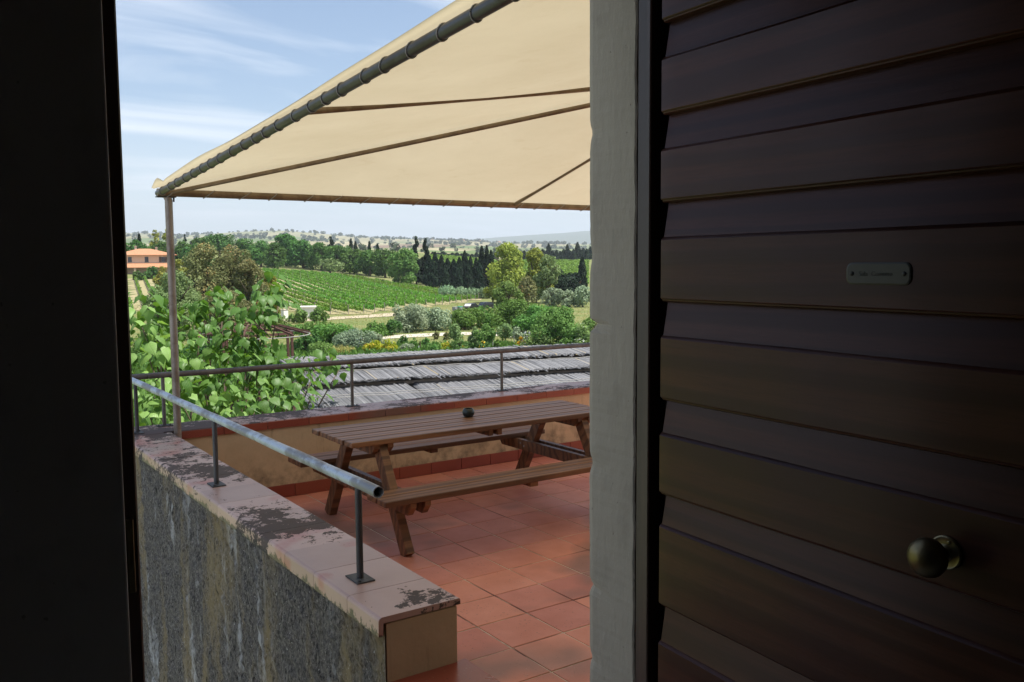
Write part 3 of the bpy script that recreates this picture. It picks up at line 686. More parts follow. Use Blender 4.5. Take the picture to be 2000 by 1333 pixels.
# ================================================================== positions in the landscape
FW = np.array([CM[2][0], CM[2][1]]); FW = FW / np.linalg.norm(FW); RT = np.array([FW[1], -FW[0]])
def ray(px, py):
    d = CM.T @ np.array([px - 1000.0, py - 666.5, FPX]); return d
def dirh(px):
    """unit horizontal direction for a bearing given as photograph column"""
    d = ray(px, 516.0); return d[:2] / np.linalg.norm(d[:2])
def zat(px, py, D):
    d = ray(px, py); return d[2] / np.hypot(d[0], d[1]) * D
def ss(t): t = np.clip(t, 0, 1); return t * t * (3 - 2 * t)
SKX = [-400, 255, 300, 345, 420, 480, 560, 610, 660, 710, 760, 830, 880, 920, 960, 1010, 1143, 1500, 2500]
SKY = [465, 463, 462, 466, 463, 460, 458, 461, 465, 468, 470, 472, 475, 477, 480, 482, 483, 480, 472]
MTX = [-400, 300, 700, 800, 850, 900, 950, 1000, 1050, 1100, 1143, 1300, 2500]
MTY = [470, 474, 468, 466, 469, 471, 469, 466, 463, 460, 456, 448, 452]
KL = 1.58                                                   # the valley is this much larger than the flat-garden estimate
def gz(x, y):
    """height of the ground"""
    x = np.asarray(x, float) / KL; y = np.asarray(y, float) / KL
    D = np.hypot(x, y) + 1e-6; F = x * FW[0] + y * FW[1]; L = x * RT[0] + y * RT[1]
    az = np.arctan2(L, F); px = 1000 + 1752 * np.tan(np.clip(az, -1.05, 1.05))
    z = -5.7 + 0.10 * np.sin(x * 0.13) * np.cos(y * 0.11)
    z = z + 6.6 * (1 - np.exp(-np.maximum(0, -(L + 6)) / 55)) * ss((D - 95) / 135)
    z = z + 8 * ss((D - 205) / 260) + 0.012 * np.clip(D - 460, 0, 640)
    e1 = (518 - np.interp(px, SKX, SKY)) / 1752; e2 = (518 - np.interp(px, MTX, MTY)) / 1752
    w1 = ss((D - 1050) / 2950)
    roll = 6 * np.sin(x * 0.0061 + 1) * np.sin(y * 0.0047) + 3 * np.sin(x * 0.013 + y * 0.011)
    z = z * (1 - w1) + w1 * (e1 * 4000 - 16 * ss((D - 4000) / 800)) + roll * ss((D - 700) / 500) * (1 - 0.85 * ss((D - 3000) / 800)) * 0.8
    w2 = ss((D - 5200) / 3800)
    z = z * (1 - w2) + w2 * (e2 * 9000 + 10 * np.sin(x * 0.002) * np.sin(y * 0.0023))
    return z * KL
def on(px, D):
    h = dirh(px); x, y = h * D; return float(x), float(y), float(gz(x, y))
def gp(px, py, d0=26.0, d1=1500.0):
    """first place where the sight line of a photograph point meets the ground"""
    D = np.geomspace(d0, d1, 900); h = dirh(px); d = ray(px, py); sl = d[2] / np.hypot(d[0], d[1])
    below = sl * D < gz(h[0] * D, h[1] * D)
    k = int(np.argmax(below)) if below.any() else len(D) - 1
    return float(D[k])

# ------------------------------------------------------------------ ground
def m_ground():
    m = MB('ground'); p = m.pos()
    a = m.noise(p, 0.11, 5, 0.6); b = m.noise(p, 0.9, 6, 0.65); c = m.noise(p, 6, 4, 0.6)
    gr = m.mix(m.ramp(a, [(0.35, 0.0), (0.65, 1.0)]), (0.125, 0.160, 0.048), (0.235, 0.215, 0.095))
    gr = m.mix(m.ramp(b, [(0.40, 0.0), (0.65, 0.7)]), gr, (0.085, 0.135, 0.034))
    gr = m.mix(m.ramp(c, [(0.45, 0.0), (0.7, 0.3)]), gr, (0.25, 0.23, 0.12))
    # patchwork of far fields
    pf = m.pos((0.0017, 0.0034, 0.0), rot=(0, 0, 0.5)); cell = m.vor(pf, 1.0, out='Color'); sp = m.n('ShaderNodeSeparateColor'); m.lk(cell, sp.inputs[0])
    fld = m.ramp(sp.outputs[0], [(0.0, (0.29, 0.25, 0.14)), (0.25, (0.115, 0.160, 0.055)), (0.45, (0.34, 0.30, 0.18)), (0.62, (0.15, 0.185, 0.07)), (0.8, (0.27, 0.24, 0.13)), (0.92, (0.19, 0.13, 0.085))], 'CONSTANT')
    fld = m.mix(m.ramp(m.noise(p, 0.008, 6, 0.7), [(0.5, 0.0), (0.6, 0.6)]), fld, (0.10, 0.115, 0.045))
    hill = m.mix(m.ramp(m.noise(p, 0.0025, 6, 0.65), [(0.42, 0.0), (0.58, 1.0)]), (0.29, 0.275, 0.185), (0.17, 0.19, 0.105))
    ln = m.n('ShaderNodeVectorMath'); ln.operation = 'LENGTH'; m.lk(m.g.outputs['Position'], ln.inputs[0])
    def far(lo, hi):
        r = m.n('ShaderNodeMapRange'); r.inputs[1].default_value = lo; r.inputs[2].default_value = hi; m.lk(ln.outputs['Value'], r.inputs[0]); return r.outputs[0]
    col = m.mix(far(760, 880), gr, fld); col = m.mix(m.math('MULTIPLY', far(3600, 5200), 0.7), col, hill)
    col = m.mix(far(7500, 10000), col, (0.085, 0.105, 0.055))
    m.bump(m.mix(0.5, b, c), 0.6, 0.08)
    return m.done(col, 0.95, spec=0.1)
M['ground'] = m_ground()
azs = np.radians(np.concatenate([np.linspace(-80, -30, 22)[:-1], np.linspace(-30, 12, 200)[:-1], np.linspace(12, 80, 24)]))
Ds = np.concatenate([[2.5, 6, 10, 14], np.geomspace(18, 18000, 290)])
fwa = math.atan2(FW[0], FW[1])
A_, D_ = np.meshgrid(azs, Ds, indexing='ij'); X_ = D_ * np.sin(fwa + A_); Y_ = D_ * np.cos(fwa + A_); Z_ = gz(X_, Y_)
na, nd = len(azs), len(Ds)
V = np.stack([X_, Y_, Z_], -1).reshape(-1, 3)
ii, jj = np.meshgrid(np.arange(na - 1), np.arange(nd - 1), indexing='ij'); q = (ii * nd + jj).ravel()
F = np.stack([q, q + 1, q + nd + 1, q + nd], -1)
def np_mesh(name, V, F, mat, var_=None, smooth=False):
    me = bpy.data.meshes.new(name); nf, k = F.shape
    me.vertices.add(len(V)); me.vertices.foreach_set('co', np.ascontiguousarray(V, np.float32).ravel())
    me.loops.add(nf * k); me.loops.foreach_set('vertex_index', np.ascontiguousarray(F, np.int32).ravel())
    me.polygons.add(nf); me.polygons.foreach_set('loop_start', np.arange(0, nf * k, k, dtype=np.int32))
    me.update(calc_edges=True)
    if var_ is not None:
        at = me.attributes.new('var', 'FLOAT', 'POINT'); at.data.foreach_set('value', np.ascontiguousarray(var_, np.float32))
    me.materials.append(mat)
    if smooth: me.polygons.foreach_set('use_smooth', np.ones(nf, dtype=bool))
    return me
go = bpy.data.objects.new('ground', np_mesh('ground', V, F[:, ::-1], M['ground'], smooth=True)); link(go); tag(go, kind='structure')
def strip(name, centre, width, mat, dz):
    """a road or path as a sheet laid on the ground; centre: list of (x, y)"""
    P = np.array(centre, float); t = np.linspace(0, len(P) - 1, 60); P = np.stack([np.interp(t, np.arange(len(P)), P[:, k]) for k in (0, 1)], -1)
    for _ in range(6): P[1:-1] = (P[:-2] + P[1:-1] * 2 + P[2:]) / 4
    T = np.gradient(P, axis=0); T /= np.linalg.norm(T, axis=1)[:, None]; N = np.stack([-T[:, 1], T[:, 0]], -1)
    V = []; rr = np.random.default_rng(1)
    for s in np.linspace(-0.5, 0.5, 7):
        w = width * s * (1 + (rr.normal(0, 0.06, len(P)) if abs(s) == 0.5 else 0)); q = P + N * np.broadcast_to(np.asarray(w).reshape(-1, 1) if np.ndim(w) else w, (len(P), 1)); V.append(np.column_stack([q, gz(q[:, 0], q[:, 1]) + dz]))
    V = np.array(V).reshape(-1, 3); n = len(P); F = np.array([(r * n + k, r * n + k + 1, (r + 1) * n + k + 1, (r + 1) * n + k) for r in range(6) for k in range(n - 1)])
    o = bpy.data.objects.new(name, np_mesh(name, V, F, mat)); link(o); return tag(o, kind='structure')
def m_dirt(name, a, b):
    m = MB(name); p = m.pos(); c = m.mix(m.ramp(m.noise(p, 0.7, 6, 0.65), [(0.35, 0.0), (0.65, 1.0)]), a, b); m.bump(m.noise(p, 4, 5), 0.5, 0.05); return m.done(c, 0.95)
M['gravel'] = m_dirt('white_gravel', (0.52, 0.48, 0.40), (0.42, 0.38, 0.30))
M['dirt'] = m_dirt('pale_dirt', (0.46, 0.385, 0.28), (0.33, 0.28, 0.18))
def xy(px, py): D = gp(px, py); h = dirh(px); return tuple(h * D)
strip('gravel_path', [xy(690, 662), xy(740, 660), xy(800, 657), xy(860, 654), xy(930, 652), xy(990, 655), xy(1060, 660)], 4.6, M['gravel'], 0.05)
strip('dirt_road', [xy(540, 628), xy(600, 626), xy(680, 621), xy(740, 618), xy(790, 613)], 6.5, M['dirt'], 0.06)

# ================================================================== foliage machinery
def m_leaf(name, c_lo, c_hi, trans=0.32, rough=0.55, hue=0.02, yel=None):
    m = MB(name); v = m.attr('var')
    col = m.mix(v, c_lo, c_hi)
    if yel is not None: col = m.mix(m.ramp(v, [(0.80, 0.0), (0.90, 1.0)]), col, yel)
    col = m.hsv(col, h=rng01(m, 0.5 - hue, 0.5 + hue, m.rnd()), val=rng01(m, 0.88, 1.12, m.rnd()))
    m.done(col, 0.65, spec=0.12)
    tr = m.n('ShaderNodeBsdfTranslucent'); m.put(tr.inputs[0], m.hsv(col, h=0.49, sat=1.1, val=1.15))
    ms = m.n('ShaderNodeMixShader'); ms.inputs[0].default_value = trans; m.lk(m.b.outputs[0], ms.inputs[1]); m.lk(tr.outputs[0], ms.inputs[2]); m.lk(ms.outputs[0], m.o.inputs[0])
    return m.m
LEAF = {
 'oak': m_leaf('oak_leaf', (0.045, 0.105, 0.026), (0.129, 0.243, 0.059)),
 'pine': m_leaf('pine_leaf', (0.038, 0.099, 0.023), (0.089, 0.197, 0.041)),
 'cypress': m_leaf('cypress_leaf', (0.005, 0.014, 0.008), (0.018, 0.040, 0.016), 0.10),
 'bright': m_leaf('bright_leaf', (0.090, 0.180, 0.040), (0.200, 0.310, 0.090)),
 'yellowgreen': m_leaf('yellow_green_leaf', (0.148, 0.195, 0.037), (0.399, 0.417, 0.083)),
 'olive': m_leaf('olive_leaf', (0.115, 0.180, 0.066), (0.274, 0.377, 0.156)),
 'grey': m_leaf('grey_green_leaf', (0.177, 0.232, 0.140), (0.399, 0.474, 0.306)),
 'brown': m_leaf('brownish_leaf', (0.105, 0.135, 0.050), (0.285, 0.270, 0.120), hue=0.010, yel=(0.38, 0.26, 0.11)),
 'green': m_leaf('shrub_leaf', (0.068, 0.163, 0.036), (0.160, 0.306, 0.074)),
 'dark': m_leaf('dark_shrub_leaf', (0.040, 0.099, 0.026), (0.098, 0.199, 0.052)),
 'vine': m_leaf('vine_leaf', (0.089, 0.197, 0.029), (0.190, 0.366, 0.064)),
 'yellow': m_leaf('yellow_leaf', (0.22, 0.30, 0.03), (0.46, 0.46, 0.04), yel=(0.55, 0.36, 0.06)),
 'gold': m_leaf('golden_flower', (0.45, 0.33, 0.02), (0.68, 0.50, 0.03)),
 'purple': m_leaf('purple_flowering_leaf', (0.157, 0.214, 0.131), (0.315, 0.380, 0.251), yel=(0.242, 0.205, 0.668)),
 'fruit': m_leaf('fruiting_leaf', (0.065, 0.140, 0.037), (0.177, 0.278, 0.083), yel=(0.780, 0.445, 0.037)),
 'white': m_leaf('white_flowering_leaf', (0.140, 0.242, 0.074), (0.315, 0.445, 0.157), yel=(0.780, 0.780, 0.780)),
 'cane': m_leaf('cane_leaf', (0.157, 0.251, 0.140), (0.343, 0.474, 0.278)),
 'grass': m_leaf('tall_grass_blade', (0.223, 0.297, 0.074), (0.612, 0.576, 0.223)),
 'hilltree': m_leaf('hill_tree_leaf', (0.030, 0.050, 0.022), (0.060, 0.085, 0.035), 0.1),
}
M['bark'] = m_plain('bark', (0.115, 0.085, 0.060), 0.95, 0, 0.35, 8, 0.4)
M['bark_grey'] = m_plain('grey_bark', (0.22, 0.19, 0.165), 0.9, 0, 0.3, 9, 0.4)
def diamonds(C, N, size, var_, rg, aspect=0.55, up=None):
    """leaf faces: centres C, normals N"""
    n = len(C); R = rg.normal(size=(n, 3)) if up is None else up + 0.35 * rg.normal(size=(n, 3))
    U = R - N * np.sum(R * N, 1)[:, None]; U /= np.linalg.norm(U, axis=1)[:, None] + 1e-9
    Wv = np.cross(N, U); s = size[:, None]
    bend = N * s * 0.18
    P = np.stack([C - U * s, C + Wv * s * aspect + bend, C + U * s, C - Wv * s * aspect + bend], 1).reshape(-1, 3)
    return P, np.arange(4 * n).reshape(n, 4), np.repeat(var_, 4)
def lobes_crown(lobes, n, leaf, rg, flat=0.0):
    """n leaf faces spread over a set of ellipsoid lobes (cx,cy,cz,rx,ry,rz)"""
    L = np.array(lobes); vol = (L[:, 3] * L[:, 4] + L[:, 4] * L[:, 5]) ; pr = vol / vol.sum()
    k = rg.choice(len(L), n, p=pr); d = rg.normal(size=(n, 3)); d /= np.linalg.norm(d, axis=1)[:, None]
    r = 0.50 + 0.56 * rg.random(n) ** 0.6
    C = L[k, :3] + d * L[k, 3:] * r[:, None]
    N = d + 0.75 * rg.normal(size=(n, 3)) + np.array([0, 0, 0.35]); N /= np.linalg.norm(N, axis=1)[:, None]
    lob = rg.random(len(L)); v = np.clip(0.55 * rg.random(n) + 0.45 * lob[k], 0, 1)
    return diamonds(C, N, leaf * (0.6 + 0.8 * rg.random(n)), v, rg)
def trunk_mesh(h, r, lean, rg, top=None, limbs=4):
    g = G(); t = h if top is None else top
    pts = [(lean[0] * (k / 5) ** 2 * t, lean[1] * (k / 5) ** 2 * t, t * k / 5) for k in range(6)]
    g.tube(pts, r, 8, radii=[r * (1.25 - 0.8 * k / 5) for k in range(6)])
    for i in range(limbs):
        a = rg.random() * 6.28; z0 = t * (0.35 + 0.4 * rg.random()); b = pts[3]
        L = h * (0.22 + 0.15 * rg.random())
        g.tube([(b[0] * z0 / t, b[1] * z0 / t, z0), (math.cos(a) * L * 0.5, math.sin(a) * L * 0.5, z0 + L * 0.45), (math.cos(a) * L, math.sin(a) * L, z0 + L * 0.8)], r * 0.4, 6, radii=[r * 0.5, r * 0.32, r * 0.12])
    return g
PLANT_N = [0]
def plant(name, kind, leafmat, px, base, top, wpx, label, cat, group=None, dens=1.0, D=None, lf=1.0, trunk_part=None, lowfrac=None):
    """a tree or shrub standing at bearing px; base: photograph row of its foot (or D, its distance), top: row of its tip, wpx: crown width"""
    PLANT_N[0] += 1; rg = np.random.default_rng(1000 + PLANT_N[0])
    D = gp(px, base) if D is None else D * KL
    x, y, z = on(px, D); pm = FPX / D                         # pixels per metre there
    H = max(zat(px, top, D) - z, 0.3); Wd = wpx / pm
    root = empty(name, (x, y, z), rg.random() * 0.0, label, cat, group)
    leafs = max(2.5 / pm, 0.035) * lf                       # a leaf spray is about three rendered pixels long
    apx = (H * pm) * wpx                                     # crown size in photograph pixels
    n = int(np.clip(apx * 0.85 * dens / lf, 260, 13000))
    R = Wd / 2 * (1.22 if kind == 'tall' else 1.08)
    if kind == 'cypress':
        t = rg.random(n) ** 0.85; a = rg.random(n) * 6.283; prof = np.minimum(1, (t * 7) ** 0.7) * (1 - t ** 2.2) ** 0.75 + 0.03
        r = R * prof * (0.72 + 0.36 * rg.random(n)) * (1 + 0.14 * np.sin(a * 3 + t * 19 + rg.random() * 6))
        C = np.column_stack([np.cos(a) * r, np.sin(a) * r, H * (0.02 + 0.98 * t)])
        N = np.column_stack([np.cos(a), np.sin(a), np.full(n, 0.25)]) + 0.45 * rg.normal(size=(n, 3)); N /= np.linalg.norm(N, axis=1)[:, None]
        P, Fq, v = diamonds(C, N, leafs * (0.8 + 0.8 * rg.random(n)), rg.random(n), rg, 0.45, up=np.array([[0, 0, 1.0]]))
        tr = trunk_mesh(H, R * 0.16, (0, 0), rg, H * 0.5, 0)
    elif kind == 'conifer':
        lobes = []
        for k in range(15):
            t = 0.12 + 0.85 * k / 14; a = rg.random() * 6.283; rr = R * (1.05 - t) * (0.7 + 0.5 * rg.random()) + R * 0.10
            lobes.append((math.cos(a) * rr * 0.55, math.sin(a) * rr * 0.55, H * t, rr * 0.75, rr * 0.75, H * 0.045 + rr * 0.22))
        P, Fq, v = lobes_crown(lobes, n, leafs, rg); tr = trunk_mesh(H, R * 0.10 + 0.05, (0, 0), rg, H * 0.8, 0)
    elif kind == 'cane':
        a = rg.random(n) * 6.283; r = R * np.sqrt(rg.random(n)); hh = H * (1 - 0.25 * (r / R) ** 2) * (0.82 + 0.18 * np.sin(a * 5 + r * 3)); t = rg.random(n) ** 0.7
        C = np.column_stack([np.cos(a) * r, np.sin(a) * r * 0.6, hh * t]); N = rg.normal(size=(n, 3)) + np.array([0, 0, 0.2]); N /= np.linalg.norm(N, axis=1)[:, None]
        P, Fq, v = diamonds(C, N, leafs * 1.4 * (0.6 + 0.8 * rg.random(n)), rg.random(n), rg, 0.22, up=np.array([[0.3, 0, 1.0]])); tr = trunk_mesh(H * 0.6, 0.03, (0, 0), rg, H * 0.6, 3)
    else:
        lobes = []
        if kind == 'round':   nl, z0, z1, sq = 20, 0.30, 0.86, 0.26
        elif kind == 'tall':  nl, z0, z1, sq = 26, 0.16, 0.90, 0.17
        elif kind == 'umbrella': nl, z0, z1, sq = 18, 0.55, 0.85, 0.22
        else:                 nl, z0, z1, sq = 14, 0.14, 0.74, 0.30        # shrub
        if lowfrac is not None: z0 = lowfrac
        for k in range(nl):
            t = rg.random(); zc = z0 + (z1 - z0) * t
            env = math.sqrt(max(0.05, 1 - ((zc - (z0 + z1) * 0.47) / ((z1 - z0) * 0.68)) ** 2)) if kind != 'tall' else (1.0 - 0.48 * t ** 2)
            a = rg.random() * 6.283; rr = R * 0.78 * env * math.sqrt(rg.random()); lr = R * (0.24 + 0.20 * rg.random()) * (1.15 - 0.35 * t)
            lz = min(lr * (0.75 + 0.5 * rg.random()), H * sq)
            lobes.append((math.cos(a) * rr, math.sin(a) * rr, min(H * zc, H * 0.985 - lz), lr, lr, lz))
        lobes.append((0, 0, H - R * 0.30 if H > R else H * 0.7, R * 0.32, R * 0.32, min(R * 0.30, H * 0.28)))
        P, Fq, v = lobes_crown(lobes, n, leafs, rg)
        tr = trunk_mesh(H, max(R * 0.07, 0.02), (rg.normal() * 0.04, rg.normal() * 0.04), rg, H * 0.72, 5)
    P[:, 2] = np.maximum(P[:, 2], 0.02)
    link(bpy.data.objects.new('crown' if cat != 'shrub' else 'foliage', np_mesh('crown', P, Fq, LEAF[leafmat], v)), root)
    tr.obj('trunk' if cat != 'shrub' else 'stem', M['bark'], root, smooth=True)
    return root

# ================================================================== thatched reed roof below the terrace
UX = np.array([0.9836, -0.1805]); VX = np.array([0.1805, 0.9836]); TSL = 0.14
def roof_z(v): return -2.32 + TSL * (v - 7.9)
def roof_v(px, py):
    d = ray(px, py); a = VX @ d[:2]           # point t*d: v = a t, z = d2 t
    t = (-2.32 - TSL * 7.9) / (d[2] - TSL * a); return a * t, float(UX @ d[:2]) * t
vf = roof_v(760, 688)[0]; v1 = roof_v(760, 716)[0]; v2 = roof_v(760, 739)[0]; v3 = roof_v(690, 790)[0]; u_left = roof_v(552, 712)[1]
def m_reed():
    m = MB('weathered_reed'); v = m.attr('var')
    col = m.ramp(v, [(0.0, (0.05, 0.05, 0.052)), (0.28, (0.14, 0.142, 0.15)), (0.70, (0.245, 0.248, 0.262)), (0.88, (0.32, 0.32, 0.325)), (0.96, (0.42, 0.34, 0.20)), (1.0, (0.46, 0.37, 0.22))])
    n = m.noise(m.pos(), 3.0, 5, 0.6); col = m.hsv(col, val=rng01(m, 0.70, 1.25, n))
    return m.done(col, 0.85, spec=0.2)
M['reed'] = m_reed()
th = empty('thatched_roof', (3.0, 11.5, -9.0), label='low grey reed-thatched roof beyond the far railing', cat='roof')
rg = np.random.default_rng(5)
bounds = [(v1 - 0.02, vf, 0.0), (v2 - 0.02, v1 + 0.35, -0.055), (v3 - 0.9, v2 + 0.35, -0.11), (v3 - 3.2, v3 - 0.55, -0.165)]
U1 = 9.5
for ci, (va, vb, dz) in enumerate(bounds):
    u = u_left + rg.uniform(0, 0.3) * (ci % 2)
    while u < U1:
        w = rg.uniform(1.5, 2.1); ue = min(u + w, U1)
        V = []; F = []; VA = []
        lift = rg.uniform(-0.006, 0.006); skew = rg.uniform(-0.03, 0.03); end_off = rg.uniform(-0.02, 0.02)
        for layer in range(3):
            n = int((ue - u) / 0.0085); us = u + (np.arange(n) + rg.random(n)) / n * (ue - u)
            for uu in us:
                a = va + end_off + rg.normal(0, 0.018) - (0.10 if rg.random() < 0.02 else 0); b = vb + rg.normal(0, 0.03)
                wv = 0.0032 + 0.0022 * rg.random(); sk = skew + rg.normal(0, 0.006); val = rg.beta(6.0, 5.5) if rg.random() > 0.012 else 0.97
                zoff = dz + lift + 0.011 * layer + rg.normal(0, 0.006) + 0.004 * math.sin(uu * 3.1 + ci)
                pts = []
                for vv in (a, (a + b) / 2, b):
                    f = (vv - va) / (vb - va)
                    z = roof_z(vv) + zoff + 0.03 * (1 - f) + (-0.04 if ci < 3 and f > 0.9 else 0)
                    c = UX * (uu + sk * (vv - a)) + VX * vv
                    for s, h in ((-1, -0.004), (0, 0.006), (1, -0.004)):
                        q = c + UX * s * wv; pts.append((q[0], q[1], z + h))
                k = len(V); V += pts; VA += [val] * 9
                for r in range(2):
                    for s in range(2): F.append((k + r * 3 + s, k + r * 3 + s + 1, k + r * 3 + s + 4, k + r * 3 + s + 3))
        o = bpy.data.objects.new('reed_mat', np_mesh('reed_mat', np.array(V), np.array(F), M['reed'], np.array(VA))); link(o); child_world(o, th); o['kind'] = 'stuff'
        # dark underlay so that no daylight shows through
        e = [UX * uu + VX * vv for uu, vv in ((u - 0.02, va + 0.10), (ue + 0.02, va + 0.10), (ue + 0.02, vb), (u - 0.02, vb))]
        zz_ = [roof_z(va + 0.1) + dz - 0.02, roof_z(va + 0.1) + dz - 0.02, roof_z(vb) + dz - 0.02 - (0.05 if ci < 3 else 0), roof_z(vb) + dz - 0.02 - (0.05 if ci < 3 else 0)]
        g = G().add([(p[0], p[1], z) for p, z in zip(e, zz_)] + [(p[0], p[1], z - 0.05) for p, z in zip(e, zz_)], [(0, 1, 2, 3), (7, 6, 5, 4), (0, 4, 5, 1), (1, 5, 6, 2), (2, 6, 7, 3), (3, 7, 4, 0)])
        child_world(g.obj('batten_board', M['bark_grey']), th)
        u = ue + 0.004
for vv, dz in ((v1 + 0.55 * (vf - v1), 0.055), (v2 + 0.62 * (v1 - v2), 0.03), (v3 + 0.42 * (v2 - v3), -0.02), (v3 + 0.33 * (v2 - v3), -0.02)):
    pts = []
    for k in range(40):
        uu = u_left + (U1 - u_left) * k / 39; c = UX * uu + VX * (vv + 0.02 * math.sin(k * 0.7)); pts.append((c[0], c[1], roof_z(vv) + dz + 0.012 + 0.006 * math.sin(k * 1.9)))
    child_world(G().tube(pts, 0.0055, 5).obj('binding_wire', M['rope']), th)
for uu in (u_left + 0.4, 2.5, 6.0):                          # posts carrying it
    for vv in (vf - 0.15, v3 - 1.5):
        c = UX * uu + VX * vv; zt = roof_z(vv) - 0.25
        child_world(G().tube([(c[0], c[1], -9.1), (c[0], c[1], zt)], 0.06, 8).obj('post', M['bark_grey']), th)

# ================================================================== big-leaved tree beside the terrace
def m_bigleaf():
    m = MB('heart_leaf'); r = m.rnd()
    col = m.mix(r, (0.070, 0.165, 0.028), (0.270, 0.440, 0.120))
    lx = m.pos(local=True); s = m.n('ShaderNodeSeparateXYZ'); m.lk(lx, s.inputs[0])
    ay = m.math('ABSOLUTE', s.outputs[1]); vein = m.math('SUBTRACT', s.outputs[0], m.math('MULTIPLY', ay, 0.75)); vv = m.math('PINGPONG', m.math('MULTIPLY', vein, 6.0), 0.5)
    vmask = m.ramp(vv, [(0.0, 1.0), (0.09, 0.0)]); mid = m.ramp(ay, [(0.0, 1.0), (0.035, 0.0)]); vm = m.math('MAXIMUM', vmask, mid)
    col = m.mix(m.math('MULTIPLY', vm, 0.45), col, (0.20, 0.30, 0.09))
    m.bump(m.math('SUBTRACT', 1.0, vm), 0.25, 0.02)
    m.done(col, 0.48, spec=0.4)
    tr = m.n('ShaderNodeBsdfTranslucent'); m.put(tr.inputs[0], m.hsv(col, h=0.485, sat=1.15, val=1.25)); ms = m.n('ShaderNodeMixShader'); ms.inputs[0].default_value = 0.42
    m.lk(m.b.outputs[0], ms.inputs[1]); m.lk(tr.outputs[0], ms.inputs[2]); m.lk(ms.outputs[0], m.o.inputs[0]); return m.m
M['bigleaf'] = m_bigleaf()
def heart(droop, fold, twist):
    half = [(-0.09, 0.17), (0.01, 0.36), (0.20, 0.44), (0.45, 0.33), (0.70, 0.17), (0.90, 0.045)]
    midr = [(0.0, 0.0), (0.18, 0), (0.38, 0), (0.6, 0), (0.8, 0), (1.0, 0)]
    def Z(x, y): return -droop * x * x - fold * abs(y) ** 1.3 + twist * y * x + 0.07 * math.sin(abs(y) * 14 + x * 11) * abs(y) * 2
    V = [(x, 0, Z(x, 0)) for x, _ in midr]; n = 6; F = []
    for s in (1, -1):
        k = len(V); V += [(x, y * s, Z(x, y * s)) for x, y in half]
        for i in range(5):
            f = (i, i + 1, k + i + 1, k + i); F.append(f if s > 0 else f[::-1])
    F.append((4, 5, 6 + 5)); F.append((5, 4, 12 + 5))
    V.append((-0.55, 0, 0.08)); V.append((-0.5, 0.02, 0.10)); F.append((0, len(V) - 1, len(V) - 2))    # leaf stalk
    return mesh_from('leaf', V, F, M['bigleaf'], True)
leaf_me = [heart(0.30, 0.38, 0.10), heart(0.42, 0.55, -0.15), heart(0.18, 0.28, 0.05), heart(0.55, 0.65, 0.2)]
clusters = [(540, 560, 11.6, .30), (515, 592, 11.5, .36), (542, 592, 11.7, .25), (490, 625, 11.4, .36), (470, 655, 11.2, .38), (478, 672, 11.5, .30), (420, 590, 11.8, .34), (395, 608, 11.6, .34), (430, 622, 11.5, .36),
            (372, 625, 11.3, .32), (385, 655, 11.2, .36), (290, 600, 11.0, .38), (272, 640, 10.8, .38), (305, 650, 11.0, .34), (280, 690, 10.6, .40), (325, 690, 10.9, .36), (360, 700, 11.1, .34), (300, 735, 10.6, .38), (345, 745, 10.8, .36),
            (405, 705, 11.0, .38), (440, 690, 11.3, .36), (475, 700, 11.2, .36), (500, 698, 11.4, .30), (532, 708, 11.3, .30), (525, 720, 11.2, .36), (480, 740, 10.9, .40), (430, 750, 10.7, .40), (390, 770, 10.5, .38), (345, 790, 10.3, .36),
            (290, 775, 10.3, .40), (280, 815, 10.1, .36), (320, 820, 10.1, .34), (555, 740, 11.3, .36), (590, 725, 11.5, .30), (615, 712, 11.7, .26), (645, 698, 12.0, .26), (660, 718, 12.0, .22), (560, 775, 11.0, .36), (590, 765, 11.2, .28), (520, 775, 10.9, .38), (465, 790, 10.5, .38), (430, 800, 10.4, .36), (500, 800, 10.6, .30), (545, 800, 10.7, .22)]
bx, by, bz = on(395, 11.6)
tree = empty('big_leaved_tree', (bx, by, bz), label='tree with large heart-shaped bright green leaves beside the terrace corner', cat='tree')
trk = Vector((bx, by, bz)); node = Vector((bx, by, -3.6))
g = G(); g.tube([trk, trk.lerp(node, 0.5) + Vector((0.1, 0.05, 0)), node], 0.14, 10, radii=[0.17, 0.13, 0.11])
tr_o = child_world(g.obj('trunk', M['bark_grey'], smooth=True), tree)
LV = []; rg = np.random.default_rng(9)
g = G()
for (px_, py_, D, R) in clusters:
    h = dirh(px_) * D; c = Vector((h[0], h[1], zat(px_, py_, D)))
    m1 = node.lerp(c, 0.55) + Vector((rg.normal() * 0.12, rg.normal() * 0.12, -0.10)); m0 = node.lerp(c, 0.22) + Vector((0, 0, -0.1))
    g.tube([node, m0, m1, c], 0.03, 6, radii=[0.045, 0.032, 0.016, 0.006])
    nl = int(25 * (R / 0.34) ** 2)
    for k in range(nl):
        d = Vector(rg.normal(size=3)); d.z = d.z * 0.8 + 0.15; d.normalize()
        p = c + d * R * (0.35 + 0.65 * rg.random())
        ax = Vector((d.x + rg.normal() * 0.35, d.y + rg.normal() * 0.35, -0.75 + 0.35 * d.z + rg.normal() * 0.30)).normalized()
        upv = (Vector((0, 0, 1)) + d * 0.7 + Vector(rg.normal(size=3)) * 0.30); zv = (upv - ax * upv.dot(ax)).normalized(); yv = zv.cross(ax)
        s = 0.055 + 0.115 * rg.random() ** 0.8
        Mx = Matrix(((ax.x * s, yv.x * s, zv.x * s, p.x), (ax.y * s, yv.y * s, zv.y * s, p.y), (ax.z * s, yv.z * s, zv.z * s, p.z), (0, 0, 0, 1)))
        LV.append((p.length - 4 * s + rg.random() * 0.8, Mx, int(rg.integers(0, 4))))
child_world(g.obj('branch', M['bark'], smooth=True), tree)
LV.sort(key=lambda t: t[0])
Tinv = Matrix.Translation(-Vector(tree.location))
